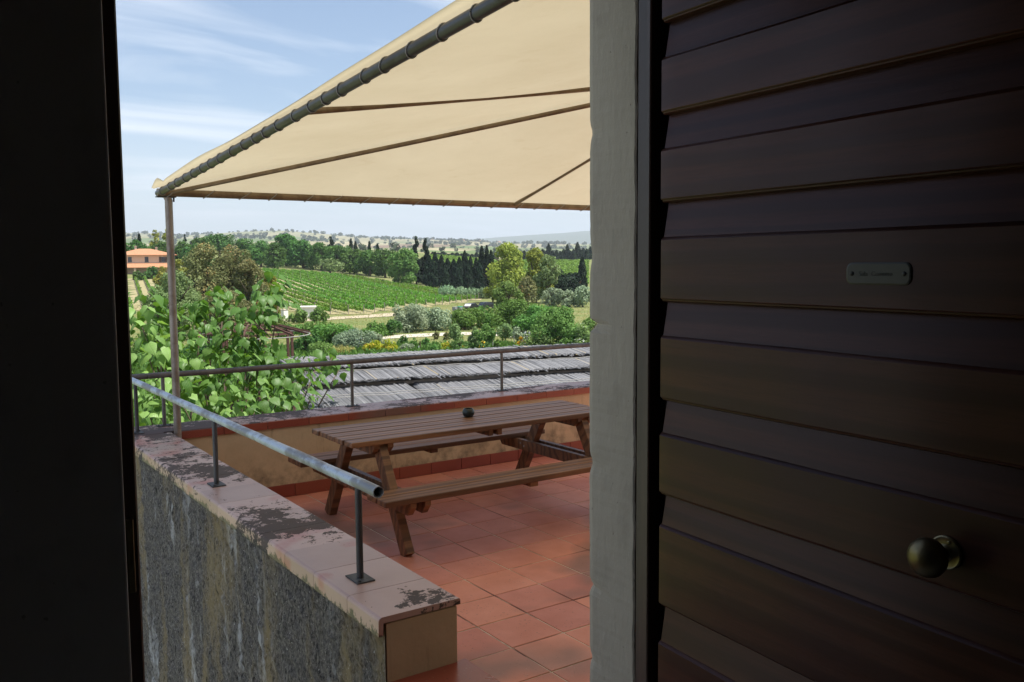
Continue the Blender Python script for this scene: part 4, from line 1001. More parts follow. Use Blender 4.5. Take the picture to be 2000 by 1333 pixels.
for _, Mx, k in LV[:300]:
    o = bpy.data.objects.new('leaf', leaf_me[k]); link(o, tree); o.matrix_parent_inverse = Tinv; o.matrix_basis = Mx
bulk = [G() for _ in range(6)]                                # the leaves behind, in a few shades
VV = []; FF = []; nb = 0
for q, (_, Mx, k) in enumerate(LV[300:]):
    me = leaf_me[k]; VV += [Mx @ v.co for v in me.vertices]; FF += [tuple(i + nb for i in p.vertices) for p in me.polygons]; nb += len(me.vertices)
o = G().add(VV, FF).obj('foliage', M['bigleaf'], smooth=True); child_world(o, tree); o['kind'] = 'stuff'

# ================================================================== rusty pergola
M['rust'] = m_pipe('rusty_iron', (0.105, 0.048, 0.035), (0.075, 0.036, 0.028), (0.17, 0.085, 0.05), 0.2, 0.75)
PD = 35.0 * KL; pxx, pyy, pzz = on(487, PD); zr, zi = zat(487, 652, PD), zat(487, 633, PD)
pg = empty('pergola', (pxx, pyy, pzz), label='round rusty iron pergola frame half hidden behind the big-leaved tree', cat='pergola')
NP = 14; c = Vector((pxx, pyy, 0))
def P8(r, k, z, n=NP): a = 2 * math.pi * k / n + 0.2; return c + Vector((r * math.cos(a), r * math.sin(a), z))
for k in range(NP):
    child_world(G().beam(P8(1.23, k, zi), P8(3.4, k, zr), 0.08, 0.10, ch=0).obj('rafter', M['rust']), pg)
    child_world(G().beam(P8(1.23, k, zi - 0.03), P8(1.23, k + 1, zi - 0.03), 0.08, 0.08, ch=0).obj('ring_bar', M['rust']), pg)
child_world(G().tube([P8(3.4, k * 0.5, zr - 0.08) for k in range(2 * NP + 1)], 0.028, 6).obj('rim_wire', M['rope']), pg)
for k in range(7):
    child_world(G().beam(P8(2.45, k, pzz - 0.05, 7), P8(2.45, k, zr + 0.12, 7), 0.14, 0.14, up=(1, 0, 0), ch=0).obj('post', M['rust']), pg)
    child_world(G().beam(P8(2.45, k, zr + 0.03, 7), P8(2.45, k + 1, zr + 0.03, 7), 0.08, 0.14, ch=0).obj('ring_beam', M['rust']), pg)

# ================================================================== vineyard
def inside(poly, x, y):
    r = False; n = len(poly)
    for i in range(n):
        (x1, y1), (x2, y2) = poly[i], poly[(i + 1) % n]
        if (y1 > y) != (y2 > y) and x < (x2 - x1) * (y - y1) / (y2 - y1) + x1: r = not r
    return r
def FL(px, py, D=None):
    D = gp(px, py) if D is None else D; h = dirh(px) * D; return float(h @ FW), float(h @ RT)
polyA = [FL(*p) for p in ((505, 585), (560, 607), (640, 615), (700, 615), (780, 605), (850, 599), (912, 590))] + [FL(*p) for p in ((935, 585), (870, 572), (790, 560))] + [FL(700, 0, 212 * KL), FL(600, 0, 226 * KL), FL(505, 0, 236 * KL)]
polyB = [FL(250, 612), FL(292, 606), FL(312, 560), FL(300, 0, 185 * KL), FL(250, 0, 185 * KL)]
post_me = mesh_from('post', *(lambda g: (g.V, g.F))(G().box(-0.05, 0.05, -0.05, 0.05, 0, 1.75)), M['bark_grey'])
rg = np.random.default_rng(21); rowdir = np.array([1.0, -0.437]); rowdir /= np.linalg.norm(rowdir)
def vine_rows(poly, cs, label, group):
    for c0 in cs:
        Fs = np.arange(120, 400, 0.5); pts = [(f, -0.437 * f + c0) for f in Fs if inside(poly, f, -0.437 * f + c0)]
        if len(pts) < 8: continue
        pts = np.array(pts); w = pts[:, :1] * FW + pts[:, 1:] * RT; L = len(pts) * 0.545
        n = int(L * 24); k = rg.random(n) * (len(w) - 1); i0 = k.astype(int); base = w[i0] + (w[np.minimum(i0 + 1, len(w) - 1)] - w[i0]) * (k - i0)[:, None]
        dirw = rowdir[0] * FW + rowdir[1] * RT; nrm = np.array([dirw[1], -dirw[0]])
        plantph = np.sin(k * 0.545 / 1.0 * 6.283); hgt = 0.46 + (0.64 + 0.14 * plantph + 0.10 * rg.random(n)) * rg.random(n) ** 0.8
        off = rg.normal(0, 0.15, n) * (1.1 - 0.3 * hgt); xyz = np.column_stack([base + nrm * off[:, None], np.zeros(n)]); xyz[:, 2] = gz(xyz[:, 0], xyz[:, 1]) + hgt
        N = rg.normal(size=(n, 3)) + np.array([0, 0, 0.7]); N /= np.linalg.norm(N, axis=1)[:, None]
        P, Fq, v = diamonds(xyz, N, 0.15 + 0.11 * rg.random(n), np.clip(0.5 * rg.random(n) + 0.5 * rg.random(len(w))[i0], 0, 1), rg, 0.7)
        m = w[len(w) // 2]; t = empty('vine_row', (float(m[0]), float(m[1]), float(gz(*m))), label=label, cat='vine row', group=group)
        o = bpy.data.objects.new('foliage', np_mesh('foliage', P, Fq, LEAF['vine'], v)); link(o); child_world(o, t)
        for j in range(0, len(w), 26):
            child_world(inst('post', post_me, None, (float(w[j, 0]), float(w[j, 1]), float(gz(*w[j])) - 0.05)), t)
def soil(name, poly, step=3.0):
    fs = [p[0] for p in poly]; ls = [p[1] for p in poly]; V = []; F = []
    for f in np.arange(min(fs), max(fs), step):
        for l in np.arange(min(ls), max(ls), step):
            if inside(poly, f + step / 2, l + step / 2):
                k = len(V)
                for a, b in ((0, 0), (1, 0), (1, 1), (0, 1)):
                    w = (f + a * step) * FW + (l + b * step) * RT; V.append((w[0], w[1], float(gz(w[0], w[1])) + 0.06))
                F.append((k, k + 3, k + 2, k + 1))
    o = bpy.data.objects.new(name, np_mesh(name, np.array(V), np.array(F), M['soil'])); link(o); tag(o, kind='structure')
M['soil'] = m_dirt('vineyard_soil', (0.36, 0.28, 0.16), (0.20, 0.21, 0.085))
soil('vineyard_soil', polyA); soil('vineyard_soil', polyB)
vine_rows(polyA, np.arange(14 * KL, 70 * KL, 3.25), 'green row of trellised vines on the hillside vineyard behind the sandy road', 'vine rows of the hillside vineyard')
vine_rows(polyB, np.arange(-12, 19, 2.84), 'row of young vines on the slope below the farmhouse', 'vine rows below the farmhouse')
# second vineyard seen between and beyond the cypresses: planted so close and far that it reads as one mass
def far_vines(name, label, corners, n):
    pl_ = [FL(*p) for p in corners]; fs = [p[0] for p in pl_]; ls = [p[1] for p in pl_]; C = []
    while len(C) < n:
        f, l = rg.uniform(min(fs), max(fs)), rg.uniform(min(ls), max(ls)); l = round((l + 0.3 * f) / 2.8) * 2.8 - 0.3 * f + rg.normal(0, 0.25)
        if inside(pl_, f, l): C.append(f * FW + l * RT)
    C = np.array(C); z = gz(C[:, 0], C[:, 1]) + 0.4 + 1.1 * rg.random(n); xyz = np.column_stack([C, z]); N = rg.normal(size=(n, 3)) + np.array([0, 0, 0.8]); N /= np.linalg.norm(N, axis=1)[:, None]
    P, Fq, v = diamonds(xyz, N, 0.45 + 0.35 * rg.random(n), rg.random(n), rg, 0.7)
    o = bpy.data.objects.new(name, np_mesh(name, P, Fq, LEAF['vine'], v)); link(o); tag(o, label, 'vineyard', kind='stuff')
far_vines('far_vineyard', 'distant bright green vineyard between the two lines of cypresses', [(840, 0, 235 * KL), (1150, 0, 235 * KL), (1150, 0, 400 * KL), (840, 0, 400 * KL)], 22000)

# ================================================================== farmhouse
HD = 200.0 * KL; hx, hy, hz = on(283, HD); hb = math.atan2(dirh(283)[0], dirh(283)[1])
def m_roof():
    m = MB('clay_roof_tile'); w = m.n('ShaderNodeTexWave'); w.inputs['Scale'].default_value = 1.3; m.lk(m.pos(local=True), w.inputs['Vector'])
    n = m.noise(m.pos(local=True), 3, 5, 0.7); col = m.mix(m.ramp(n, [(0.35, 0.0), (0.65, 1.0)]), (0.44, 0.185, 0.085), (0.56, 0.29, 0.16)); m.bump(w.outputs['Fac'], 0.8, 0.1); return m.done(col, 0.85)
M['roof'] = m_roof()
M['house_wall'] = m_plain('peach_render', (0.66, 0.47, 0.35), 0.9, 0, 0.06, 2)
M['shutter'] = m_plain('brown_shutter', (0.075, 0.045, 0.035), 0.7)
M['pane'] = m_plain('window_pane', (0.035, 0.045, 0.06), 0.15)
M['stone'] = m_plain('chimney_stone', (0.45, 0.38, 0.31), 0.9, 0, 0.2, 4)
house = empty('farmhouse', (hx, hy, hz), -hb, 'peach farmhouse with terracotta hip roof at the left among trees', 'house')
Zh = lambda py: zat(283, py, HD) - hz
Xh = lambda px: (px - 283) / FPX * HD * 1.05
x0, x1 = Xh(236), Xh(330); ze, zr_, zp0, zp1 = Zh(497.5), Zh(485.5), Zh(514), Zh(522.5)
G().box(x0, x1, 0, 14, -3, ze + 0.05).obj('wall', M['house_wall'], house)
ov = 1.1
V = [(x0 - ov, -ov, ze - 0.12), (x1 + ov, -ov, ze - 0.12), (x1 + ov, 14 + ov, ze - 0.12), (x0 - ov, 14 + ov, ze - 0.12), (Xh(274), 7, zr_), (Xh(293), 7, zr_)]
V += [(a, b, c - 0.14) for a, b, c in V[:4]]
rf = G().add(V, [(0, 1, 5, 4), (1, 2, 5), (2, 3, 4, 5), (3, 0, 4), (6, 7, 1, 0), (7, 8, 2, 1), (8, 9, 3, 2), (9, 6, 0, 3), (9, 8, 7, 6)]).obj('roof', M['roof'], house)
for px_, py_, yy in ((269.0, 479.5, 7.1), (302.6, 482.0, 6.8), (321.5, 488.0, 4.6)):
    xx = Xh(px_); zt = Zh(py_); g = G().box(xx - 0.35, xx + 0.35, yy - 0.35, yy + 0.35, ze, zt - 0.25); g.box(xx - 0.5, xx + 0.5, yy - 0.5, yy + 0.5, zt - 0.25, zt - 0.12); g.box(xx - 0.16, xx + 0.16, yy - 0.16, yy + 0.16, zt - 0.12, zt)
    g.obj('chimney', M['stone'], rf)
V = [(x0 - 0.5, -4.4, zp1), (x1 + 0.3, -4.4, zp1), (x1 + 0.3, 0.0, zp0), (x0 - 0.5, 0.0, zp0)]; V += [(a, b, c - 0.16) for a, b, c in V]
G().add(V, [(0, 1, 2, 3), (7, 6, 5, 4), (0, 4, 5, 1), (1, 5, 6, 2), (2, 6, 7, 3), (3, 7, 4, 0)]).obj('porch_roof', M['roof'], house)
for px_ in (244, 267, 295, 322): G().box(Xh(px_) - 0.25, Xh(px_) + 0.25, -4.2, -3.7, -3.0, zp1 - 0.14).obj('porch_pillar', M['house_wall'], house)
for a, b, sh in ((256.5, 262.5, False), (283, 289, False), (310, 315.5, True)):
    wn = G().box(Xh(a), Xh(b), -0.05, 0.12, Zh(512.4), Zh(502.4)).obj('window', M['pane'], house)
    G().box(Xh(a) - 0.12, Xh(b) + 0.12, -0.16, 0.10, Zh(512.4) - 0.12, Zh(512.4) - 0.003).obj('sill', M['stone'], wn)
    G().box((Xh(a) + Xh(b)) / 2 - 0.03, (Xh(a) + Xh(b)) / 2 + 0.03, -0.08, -0.052, Zh(512.4), Zh(502.4)).obj('mullion', M['shutter'], wn)
    if sh:
        for s0, s1 in ((a - 4.2, a - 0.2), (b + 0.2, b + 4.2)): G().box(Xh(s0), Xh(s1), -0.07, -0.01, Zh(512.8), Zh(502.2)).obj('shutter', M['shutter'], wn)
# low white shed wall by the road
sx_, sy_, sz_ = on(600, 99 * KL); M['white'] = m_plain('white_wash', (0.72, 0.69, 0.62), 0.85)
sh = empty('white_shed', (sx_, sy_, sz_), -math.atan2(dirh(600)[0], dirh(600)[1]), 'small white flat-roofed shed between two round bushes by the road', 'shed')
G().box(-1.15, 1.15, 0, 2.2, -0.1, 1.75).obj('wall', M['white'], sh); G().box(-1.35, 1.35, -0.2, 2.4, 1.753, 1.95).obj('roof', M['white'], sh)
bx_, by_, bz_ = on(553, 98 * KL); b = empty('utility_box', (bx_, by_, bz_), 0.4, 'small pale utility box beside the big-leaved tree below the vineyard corner', 'utility box')
G().box(-0.5, 0.5, -0.35, 0.35, 0, 1.5, 0.03).obj('cabinet', M['white'], b); G().box(-0.58, 0.58, -0.43, 0.43, 1.503, 1.6, 0.02).obj('lid', M['stone'], b)
M['tyre'] = m_plain('tyre_rubber', (0.02, 0.02, 0.02), 0.8); M['car'] = m_plain('black_car_paint', (0.012, 0.013, 0.016), 0.25); M['glass'] = m_plain('car_glass', (0.03, 0.04, 0.05), 0.08)
def car(px_, py_, rz, label, front=None):
    D = gp(px_, py_); x, y, z = on(px_, D); c = empty('parked_car', (x, y, z), rz, label, 'car')
    prof = [(-1.9, 0.35), (-1.95, 0.75), (-1.25, 0.88), (-0.75, 1.38), (0.75, 1.42), (1.55, 0.95), (1.9, 0.85), (1.92, 0.35)]
    n = len(prof); V = [(s * (0.80 if 2 < i < 5 else 0.86), a, b_) for s in (-1, 1) for i, (a, b_) in enumerate(prof)]
    F = [tuple(range(n)), tuple(range(2 * n - 1, n - 1, -1))] + [(i, n + i, n + (i + 1) % n, (i + 1) % n) for i in range(n)]
    G().add(V, F).obj('body', M['car'], c)
    G().add([(-0.72, -1.22, 0.93), (0.72, -1.22, 0.93), (0.70, -0.80, 1.34), (-0.70, -0.80, 1.34)], [(0, 1, 2, 3)]).obj('windscreen', front or M['glass'], c)
    for sx in (-0.80, 0.80):
        for sy in (-1.2, 1.25): G().lathe([(0.01, -0.09), (0.28, -0.09), (0.31, 0), (0.28, 0.09), (0.01, 0.09)], 16, Matrix.Translation((sx, sy, 0.31)) @ Matrix.Rotation(rad(90), 4, 'Y')).obj('wheel', M['tyre'], c)
car(918, 607, -hb - 0.9, 'black car with pale front parked behind the bushes beside the crates', M['white'])
car(948, 604, -hb - 1.2, 'black car parked nearest the tall yellow-green trees')
M['crate'] = m_plain('grey_plastic', (0.25, 0.26, 0.27), 0.6); M['greenlid'] = m_plain('green_plastic', (0.03, 0.32, 0.19), 0.5)
for px_, w, label, lid in ((888, 0.45, 'grey plastic crate standing left of the green-lidded bin', None), (897, 0.42, 'grey bin with green lid in the field beside the parked cars', M['greenlid'])):
    D = gp(px_, 608); x, y, z = on(px_, D); c = empty('bin' if lid else 'crate', (x, y, z), 0.2, label, 'bin' if lid else 'crate')
    G().prism([(-w * 0.9, -w), (w * 0.9, -w), (w * 0.9, w), (-w * 0.9, w)], 0, 0.75).obj('body', M['crate'], c); G().box(-w * 0.97, w * 0.97, -w * 1.05, w * 1.05, 0.752, 0.90 if lid else 0.80, 0.03).obj('lid', lid or M['crate'], c)
# garden posts and the little sign
def gpost(px_, py_, top, r, name, label, mat, cat='post'):
    D = gp(px_, py_); x, y, z = on(px_, D); t = zat(px_, top, D); o = G().tube([(0, 0, -0.1), (0.01, 0, (t - z) * 0.5), (0, 0, t - z)], r, 8, radii=[r * 1.1, r, r * 0.95]).obj(name, mat); o.location = (x, y, z); return tag(o, label, cat)
gpost(961, 684, 653, 0.045, 'garden_post', 'thin pale stake beside the bushy orange tree', M['rope']); gpost(1003, 676, 656, 0.04, 'garden_post', 'thin grey stake left of the golden flowering bush', M['rope'])
gpost(700, 690, 680, 0.10, 'garden_post', 'short grey pipe stub behind the thatched roof', M['rope'])
D = gp(818, 690); x, y, z = on(818, D); sg = empty('garden_sign', (x, y, z), -hb - 0.5, 'small white plant sign on a brown post in the garden', 'sign')
G().box(-0.05, 0.05, -0.04, 0.04, -0.1, zat(818, 667, D) - z).obj('post', M['rust'], sg); G().box(-0.20, -0.04, -0.075, -0.045, 0.35, 0.72).obj('board', M['white'], sg)

# ================================================================== trees and shrubs
T = plant
tr_, sh_ = 'tree', 'shrub'
# --- around and behind the farmhouse
T('pine_tree', 'round', 'pine', 266, 0, 468, 52, 'dense green pine behind the farmhouse roof at the left edge', tr_, D=226)
T('pine_tree', 'round', 'pine', 318, 0, 472, 56, 'dense green pine behind the right chimney of the farmhouse', tr_, D=228)
T('cypress', 'cypress', 'cypress', 274, 0, 458, 9, 'small dark cypress tip rising above the farmhouse roof', tr_, D=250)
T('poplar_tree', 'tall', 'yellowgreen', 305, 0, 450, 20, 'pale tall poplar left of the canopy pole', tr_, D=252); T('poplar_tree', 'tall', 'yellowgreen', 328, 0, 449, 18, 'pale tall poplar directly behind the canopy pole', tr_, D=252)
T('pine_tree', 'round', 'pine', 358, 0, 470, 50, 'dense green pine just right of the canopy pole', tr_, D=222)
T('pine_tree', 'round', 'dark', 385, 0, 476, 56, 'dark green round pine behind the brownish tree', tr_, D=205)
T('umbrella_pine', 'umbrella', 'dark', 430, 0, 457, 66, 'dark spreading umbrella pine on the skyline above the brownish tree', tr_, D=262)
T('conifer', 'conifer', 'cypress', 363, 0, 459, 9, 'tiny dark conifer on the skyline right of the canopy pole', tr_, D=300)
T('pine_tree', 'round', 'pine', 395, 0, 464, 44, 'green pine on the skyline left of the umbrella pine', tr_, D=255)
T('hedge_bush', 'shrub', 'dark', 295, 545, 520, 36, 'dark clipped round bush below the farmhouse porch', sh_, lf=0.9)
T('hedge_bush', 'shrub', 'dark', 268, 548, 528, 22, 'dark bush at the left edge below the porch', sh_)
T('young_tree', 'shrub', 'yellowgreen', 318, 572, 520, 34, 'yellow-green young tree left of the canopy pole below the farmhouse', tr_)
# --- oak wood behind the vineyard
oaks = [(478, 466, 54, 262), (510, 470, 56, 258), (560, 457, 66, 268), (535, 474, 52, 246), (592, 468, 62, 258), (628, 473, 60, 252), (660, 480, 56, 246), (692, 486, 56, 238), (722, 488, 54, 232), (752, 486, 56, 226)]
olab = ['oak above the right end of the brownish tree', 'oak left of the tallest oak in the wood behind the vineyard', 'tallest dark oak of the wood behind the vineyard', 'low oak in front of the tallest oak', 'oak right of the tallest oak in the wood', 'oak in the middle of the wood left of the spiky conifer', 'oak right below the spiky conifer', 'oak below the pair of short cypresses', 'oak between the short cypresses', 'oak left of the bright green tree at the vineyard edge']
for (px_, t_, w_, D_), l in zip(oaks, olab): T('oak_tree', 'round', 'oak', px_, 0, t_, w_, 'dark green ' + l, tr_, 'oaks in the wood behind the vineyard', D=D_, lowfrac=0.22, dens=1.15)
T('broad_tree', 'round', 'bright', 790, 0, 484, 62, 'rounded mid-green tree at the top right corner of the vineyard', tr_, D=196, lowfrac=0.16)
T('oak_tree', 'round', 'olive', 645, 0, 505, 44, 'silvery olive tree at the upper edge of the vineyard', tr_, D=232)
T('conifer', 'conifer', 'cypress', 648, 0, 463, 24, 'spiky dark conifer standing above the oak wood', tr_, D=275)
for px_, t_, w_, l in ((686, 468, 8, 'slimmest short cypress above the oak wood'), (695, 474, 10, 'stubby cypress beside the slimmest one above the oak wood'), (722, 473, 8, 'lone short cypress above the middle of the oak wood'), (738, 478, 8, 'smallest short cypress above the right of the oak wood')):
    T('cypress', 'cypress', 'cypress', px_, 0, t_, w_, 'dark ' + l, tr_, D=268)
T('conifer', 'conifer', 'cypress', 813, 0, 463, 24, 'tall ragged dark conifer right of the rounded mid-green tree', tr_, D=200, dens=1.3); T('conifer', 'conifer', 'cypress', 831, 0, 468, 28, 'ragged dark conifer leaning against the tallest conifer', tr_, D=202, dens=1.3)
# --- cypress screen
cyp = [(838, 500, 20), (850, 494, 16), (862, 500, 18), (874, 506, 17), (886, 508, 18), (897, 504, 16), (908, 491, 16), (919, 503, 14), (930, 505, 15), (941, 482, 15), (951, 481, 13), (959, 490, 14), (845, 512, 20), (868, 516, 20), (892, 516, 20), (914, 514, 18), (936, 510, 18)]
for k, (px_, t_, w_) in enumerate(cyp): T('cypress', 'cypress', 'cypress', px_, 0, t_, w_, 'dark cypress in the dense screen left of the tall yellow-green trees', tr_, 'cypresses of the dark screen', D=188 - (12 if k > 11 else 0) + (k * 7) % 11, dens=1.25, lf=0.9)
for k, (px_, t_) in enumerate([(846, 495), (856, 497), (866, 494), (875, 499), (884, 497), (893, 496), (903, 498), (912, 497), (922, 499), (931, 496), (959, 497), (968, 495), (1014, 496), (1024, 492), (1034, 495), (1045, 487), (1052, 494), (1060, 489), (1066, 493), (1072, 478), (1079, 492), (1087, 490), (1094, 493), (1101, 489), (1108, 479), (1114, 492), (1120, 489), (1128, 475), (1134, 489), (1139, 486), (1146, 488), (1153, 484)]):
    T('cypress', 'cypress', 'cypress', px_, 0, t_, 8 + (k * 5) % 4, 'slim cypress in the distant row along the far vineyard', tr_, 'cypresses of the distant row', D=415 + (k * 13) % 30, dens=1.2)
T('cedar_tree', 'round', 'cypress', 1092, 0, 526, 64, 'broad black-green cedar right of the yellow-green trees', tr_, D=166, lowfrac=0.12, dens=1.2); T('cedar_tree', 'round', 'cypress', 1124, 0, 532, 44, 'smaller black-green cedar by the right wall edge', tr_, D=170, lowfrac=0.12, dens=1.2)
T('cypress', 'cypress', 'cypress', 1137, 0, 504, 17, 'single large dark cypress at the right wall edge', tr_, D=172, dens=1.3)
# --- tall yellow-green trees
T('tall_tree', 'tall', 'yellowgreen', 992, 0, 474, 76, 'tallest yellow-green tree right of the cypress screen', tr_, D=132, dens=1.25); T('tall_tree', 'tall', 'yellowgreen', 1046, 0, 484, 58, 'tall yellow-green tree with drooping top beside the tallest one', tr_, D=134, dens=1.15)
T('tall_tree', 'tall', 'olive', 1068, 0, 498, 46, 'olive-green tall tree nearest the cedars', tr_, D=130); T('tall_tree', 'tall', 'yellowgreen', 962, 0, 522, 30, 'short yellow-green side tree at the foot of the cypress screen', tr_, D=136)
T('tall_tree', 'tall', 'brown', 1030, 0, 540, 40, 'brownish lower tree under the tall yellow-green trees', tr_, D=124)
T('broad_tree', 'round', 'bright', 993, 612, 549, 62, 'bright green rounded tree in front of the tallest yellow-green tree', tr_, lowfrac=0.12)
for px_, t_, w_, l in ((1078, 562, 46, 'left'), (1108, 566, 44, 'middle'), (1138, 558, 40, 'right')): T('olive_tree', 'round', 'grey', px_, 600, t_, w_, 'grey-green olive bush, ' + l + ' one of three before the cedars', sh_, lowfrac=0.15)
for px_, t_, l in ((872, 556, 'leftmost'), (898, 560, 'second'), (922, 562, 'third'), (946, 560, 'rightmost')): T('cane_clump', 'cane', 'cane', px_, 584, t_, 34, 'pale blue-green cane clump, ' + l + ' before the cypress screen', sh_, dens=1.3)
T('young_tree', 'shrub', 'bright', 862, 566, 542, 18, 'small bright green sapling at the vineyard corner', tr_); T('young_tree', 'shrub', 'bright', 774, 556, 540, 14, 'tiny green sapling on the upper edge of the vineyard', tr_)
# --- brownish tree left
T('tall_tree', 'tall', 'brown', 402, 0, 474, 92, 'large brownish-green tree with orange tips right of the canopy pole', tr_, D=78, dens=1.6, lf=0.9); T('tall_tree', 'tall', 'brown', 452, 0, 479, 88, 'large brownish-green tree, right-hand one of the pair', tr_, D=80, dens=1.6, lf=0.9)
T('tall_tree', 'tall', 'brown', 485, 0, 505, 70, 'lower brownish-green tree beside the vineyard', tr_, D=76, dens=1.4, lf=0.9); T('tall_tree', 'tall', 'olive', 345, 0, 528, 86, 'grey-green tree behind the canopy pole', tr_, D=74, dens=1.4, lf=0.9); T('tall_tree', 'tall', 'olive', 305, 0, 556, 56, 'dark grey-green tree left of the canopy pole', tr_, D=70)
T('young_tree', 'tall', 'yellowgreen', 522, 0, 532, 44, 'yellow-green bush tree where the vineyard begins', tr_, D=82); T('young_tree', 'tall', 'brown', 430, 0, 560, 80, 'brownish shrubby tree right behind the big-leaved tree', tr_, D=66); T('young_tree', 'shrub', 'yellowgreen', 350, 0, 506, 40, 'yellow-green tree top just right of the pole below the pines', tr_, D=150)
# --- along the road
T('round_bush', 'shrub', 'bright', 580, 632, 603, 32, 'round green bush left of the white shed', sh_); T('round_bush', 'shrub', 'bright', 620, 631, 601, 36, 'round green bush right of the white shed', sh_)
T('garden_shrub', 'shrub', 'bright', 535, 640, 612, 56, 'light green shrubs in front of the white van', sh_); T('garden_shrub', 'shrub', 'green', 612, 652, 628, 80, 'mixed green shrubbery behind the pergola tip', sh_); T('garden_shrub', 'shrub', 'green', 560, 660, 632, 60, 'green shrubbery behind the pergola frame', sh_)
T('garden_shrub', 'shrub', 'dark', 592, 692, 648, 54, 'dark round shrub under the right tip of the pergola', sh_); T('garden_shrub', 'shrub', 'green', 648, 672, 630, 84, 'leafy green shrub below the sandy road', sh_); T('garden_shrub', 'shrub', 'dark', 612, 680, 650, 40, 'dark shrub gap between pergola and purple bush', sh_)
T('flowering_bush', 'shrub', 'purple', 690, 686, 640, 84, 'grey-green bush dotted with purple flowers', sh_, lf=0.8, dens=1.3); T('garden_shrub', 'shrub', 'green', 728, 660, 626, 62, 'green bush between the road and the white path', sh_); T('garden_shrub', 'shrub', 'dark', 762, 656, 624, 50, 'dark green hedge bush left of the big grey-green bush', sh_)
T('garden_shrub', 'shrub', 'grey', 728, 684, 648, 48, 'silvery bush left of the yellow bush', sh_, lf=0.8)
T('large_bush', 'round', 'grey', 800, 648, 594, 84, 'large grey-green willow-leaved bush below the vineyard', sh_, lowfrac=0.12, dens=1.2); T('large_bush', 'round', 'grey', 852, 646, 600, 72, 'second grey-green bush right of the large willow-leaved one', sh_, lowfrac=0.12)
T('large_bush', 'shrub', 'green', 905, 644, 601, 84, 'green bush in front of the crates', sh_); T('large_bush', 'shrub', 'green', 945, 640, 597, 72, 'green bush in front of the parked cars', sh_); T('large_bush', 'round', 'green', 1008, 652, 584, 104, 'broad green bush below the bright rounded tree', sh_, lowfrac=0.12, dens=1.2); T('large_bush', 'round', 'green', 1056, 660, 596, 96, 'broad green bush right of centre behind the golden bush', sh_, lowfrac=0.12, dens=1.2)
T('large_bush', 'tall', 'bright', 1098, 688, 598, 100, 'bright light-green leafy bush near the right wall', sh_, dens=1.2); T('flowering_bush', 'shrub', 'white', 1138, 692, 632, 64, 'pale white-flowered bush at the right wall edge', sh_); T('flowering_bush', 'shrub', 'white', 1052, 690, 646, 70, 'white-flowered bush right of the golden bush', sh_); T('large_bush', 'shrub', 'bright', 1160, 664, 612, 50, 'bright green bush mostly behind the right wall', sh_)
# --- rose garden
for px_, b_, t_, w_, mt, l in ((850, 664, 648, 15, 'brown', 'dry brownish rose bush, left one by the white path'), (870, 665, 647, 17, 'brown', 'dry brownish rose bush, right one by the white path'), (888, 672, 632, 32, 'olive', 'pale rose shrub with thin foot by the white path'), (926, 686, 638, 26, 'olive', 'thin pale shrub left of the orange tree'), (948, 690, 632, 44, 'bright', 'bushy green orange tree in the rose garden'), (986, 668, 632, 34, 'olive', 'open rose shrub on a brown stem behind the stake'), (1010, 670, 638, 24, 'grey', 'small silvery shrub left of the white-flowered bush'), (1032, 662, 642, 26, 'grey', 'small silvery shrub behind the golden bush')):
    T('rose_bush', 'shrub' if w_ < 20 else 'round', mt, px_, b_, t_, w_, l, sh_, dens=1.2, lf=0.85)
T('yellow_bush', 'shrub', 'yellow', 728, 692, 664, 40, 'yellow-orange leaved bush above the railing', sh_, lf=0.8, dens=1.3); T('yellow_bush', 'shrub', 'yellow', 754, 692, 662, 38, 'yellow-green half of the yellow bush above the railing', sh_, lf=0.8, dens=1.3); T('golden_bush', 'shrub', 'gold', 1017, 680, 657, 24, 'round golden-yellow flowering bush near the right wall', sh_, lf=0.7, dens=1.4)
for px_, b_, t_, w_, mt, l in ((784, 676, 656, 22, 'dark', 'small dark bush right of the yellow bush'), (806, 682, 659, 16, 'green', 'small standard bush left of the garden sign'), (830, 680, 660, 18, 'green', 'small green bush behind the garden sign'), (846, 690, 672, 18, 'green', 'low green bush right of the garden sign'), (870, 690, 668, 26, 'yellow', 'low yellowish flower bush before the fruiting shrub'), (896, 690, 660, 46, 'fruit', 'dark green shrub dotted with orange fruit'), (940, 692, 664, 36, 'fruit', 'dark green fruiting shrub below the orange tree'), (970, 690, 663, 20, 'green', 'small green bush right of the thin stake'), (790, 690, 670, 40, 'grey', 'low silvery lavender cushion right of the yellow bush'), (660, 696, 674, 60, 'grass', 'tuft of pale tall grass below the purple bush'), (620, 696, 666, 56, 'bright', 'bright green grassy clump behind the thatched roof')):
    T('garden_shrub', 'cane' if mt == 'grass' else 'shrub', mt, px_, b_, t_, w_, l, sh_, lf=0.85)
# left: foliage under and behind the big-leaved tree
for px_, b_, t_, w_, mt, l in ((300, 700, 640, 90, 'green', 'green undergrowth behind the left branches of the big-leaved tree'), (400, 700, 650, 90, 'dark', 'dark undergrowth behind the middle of the big-leaved tree'), (480, 705, 670, 90, 'green', 'green undergrowth under the pergola')):
    T('garden_shrub', 'shrub', mt, px_, b_, t_, w_, l, sh_)
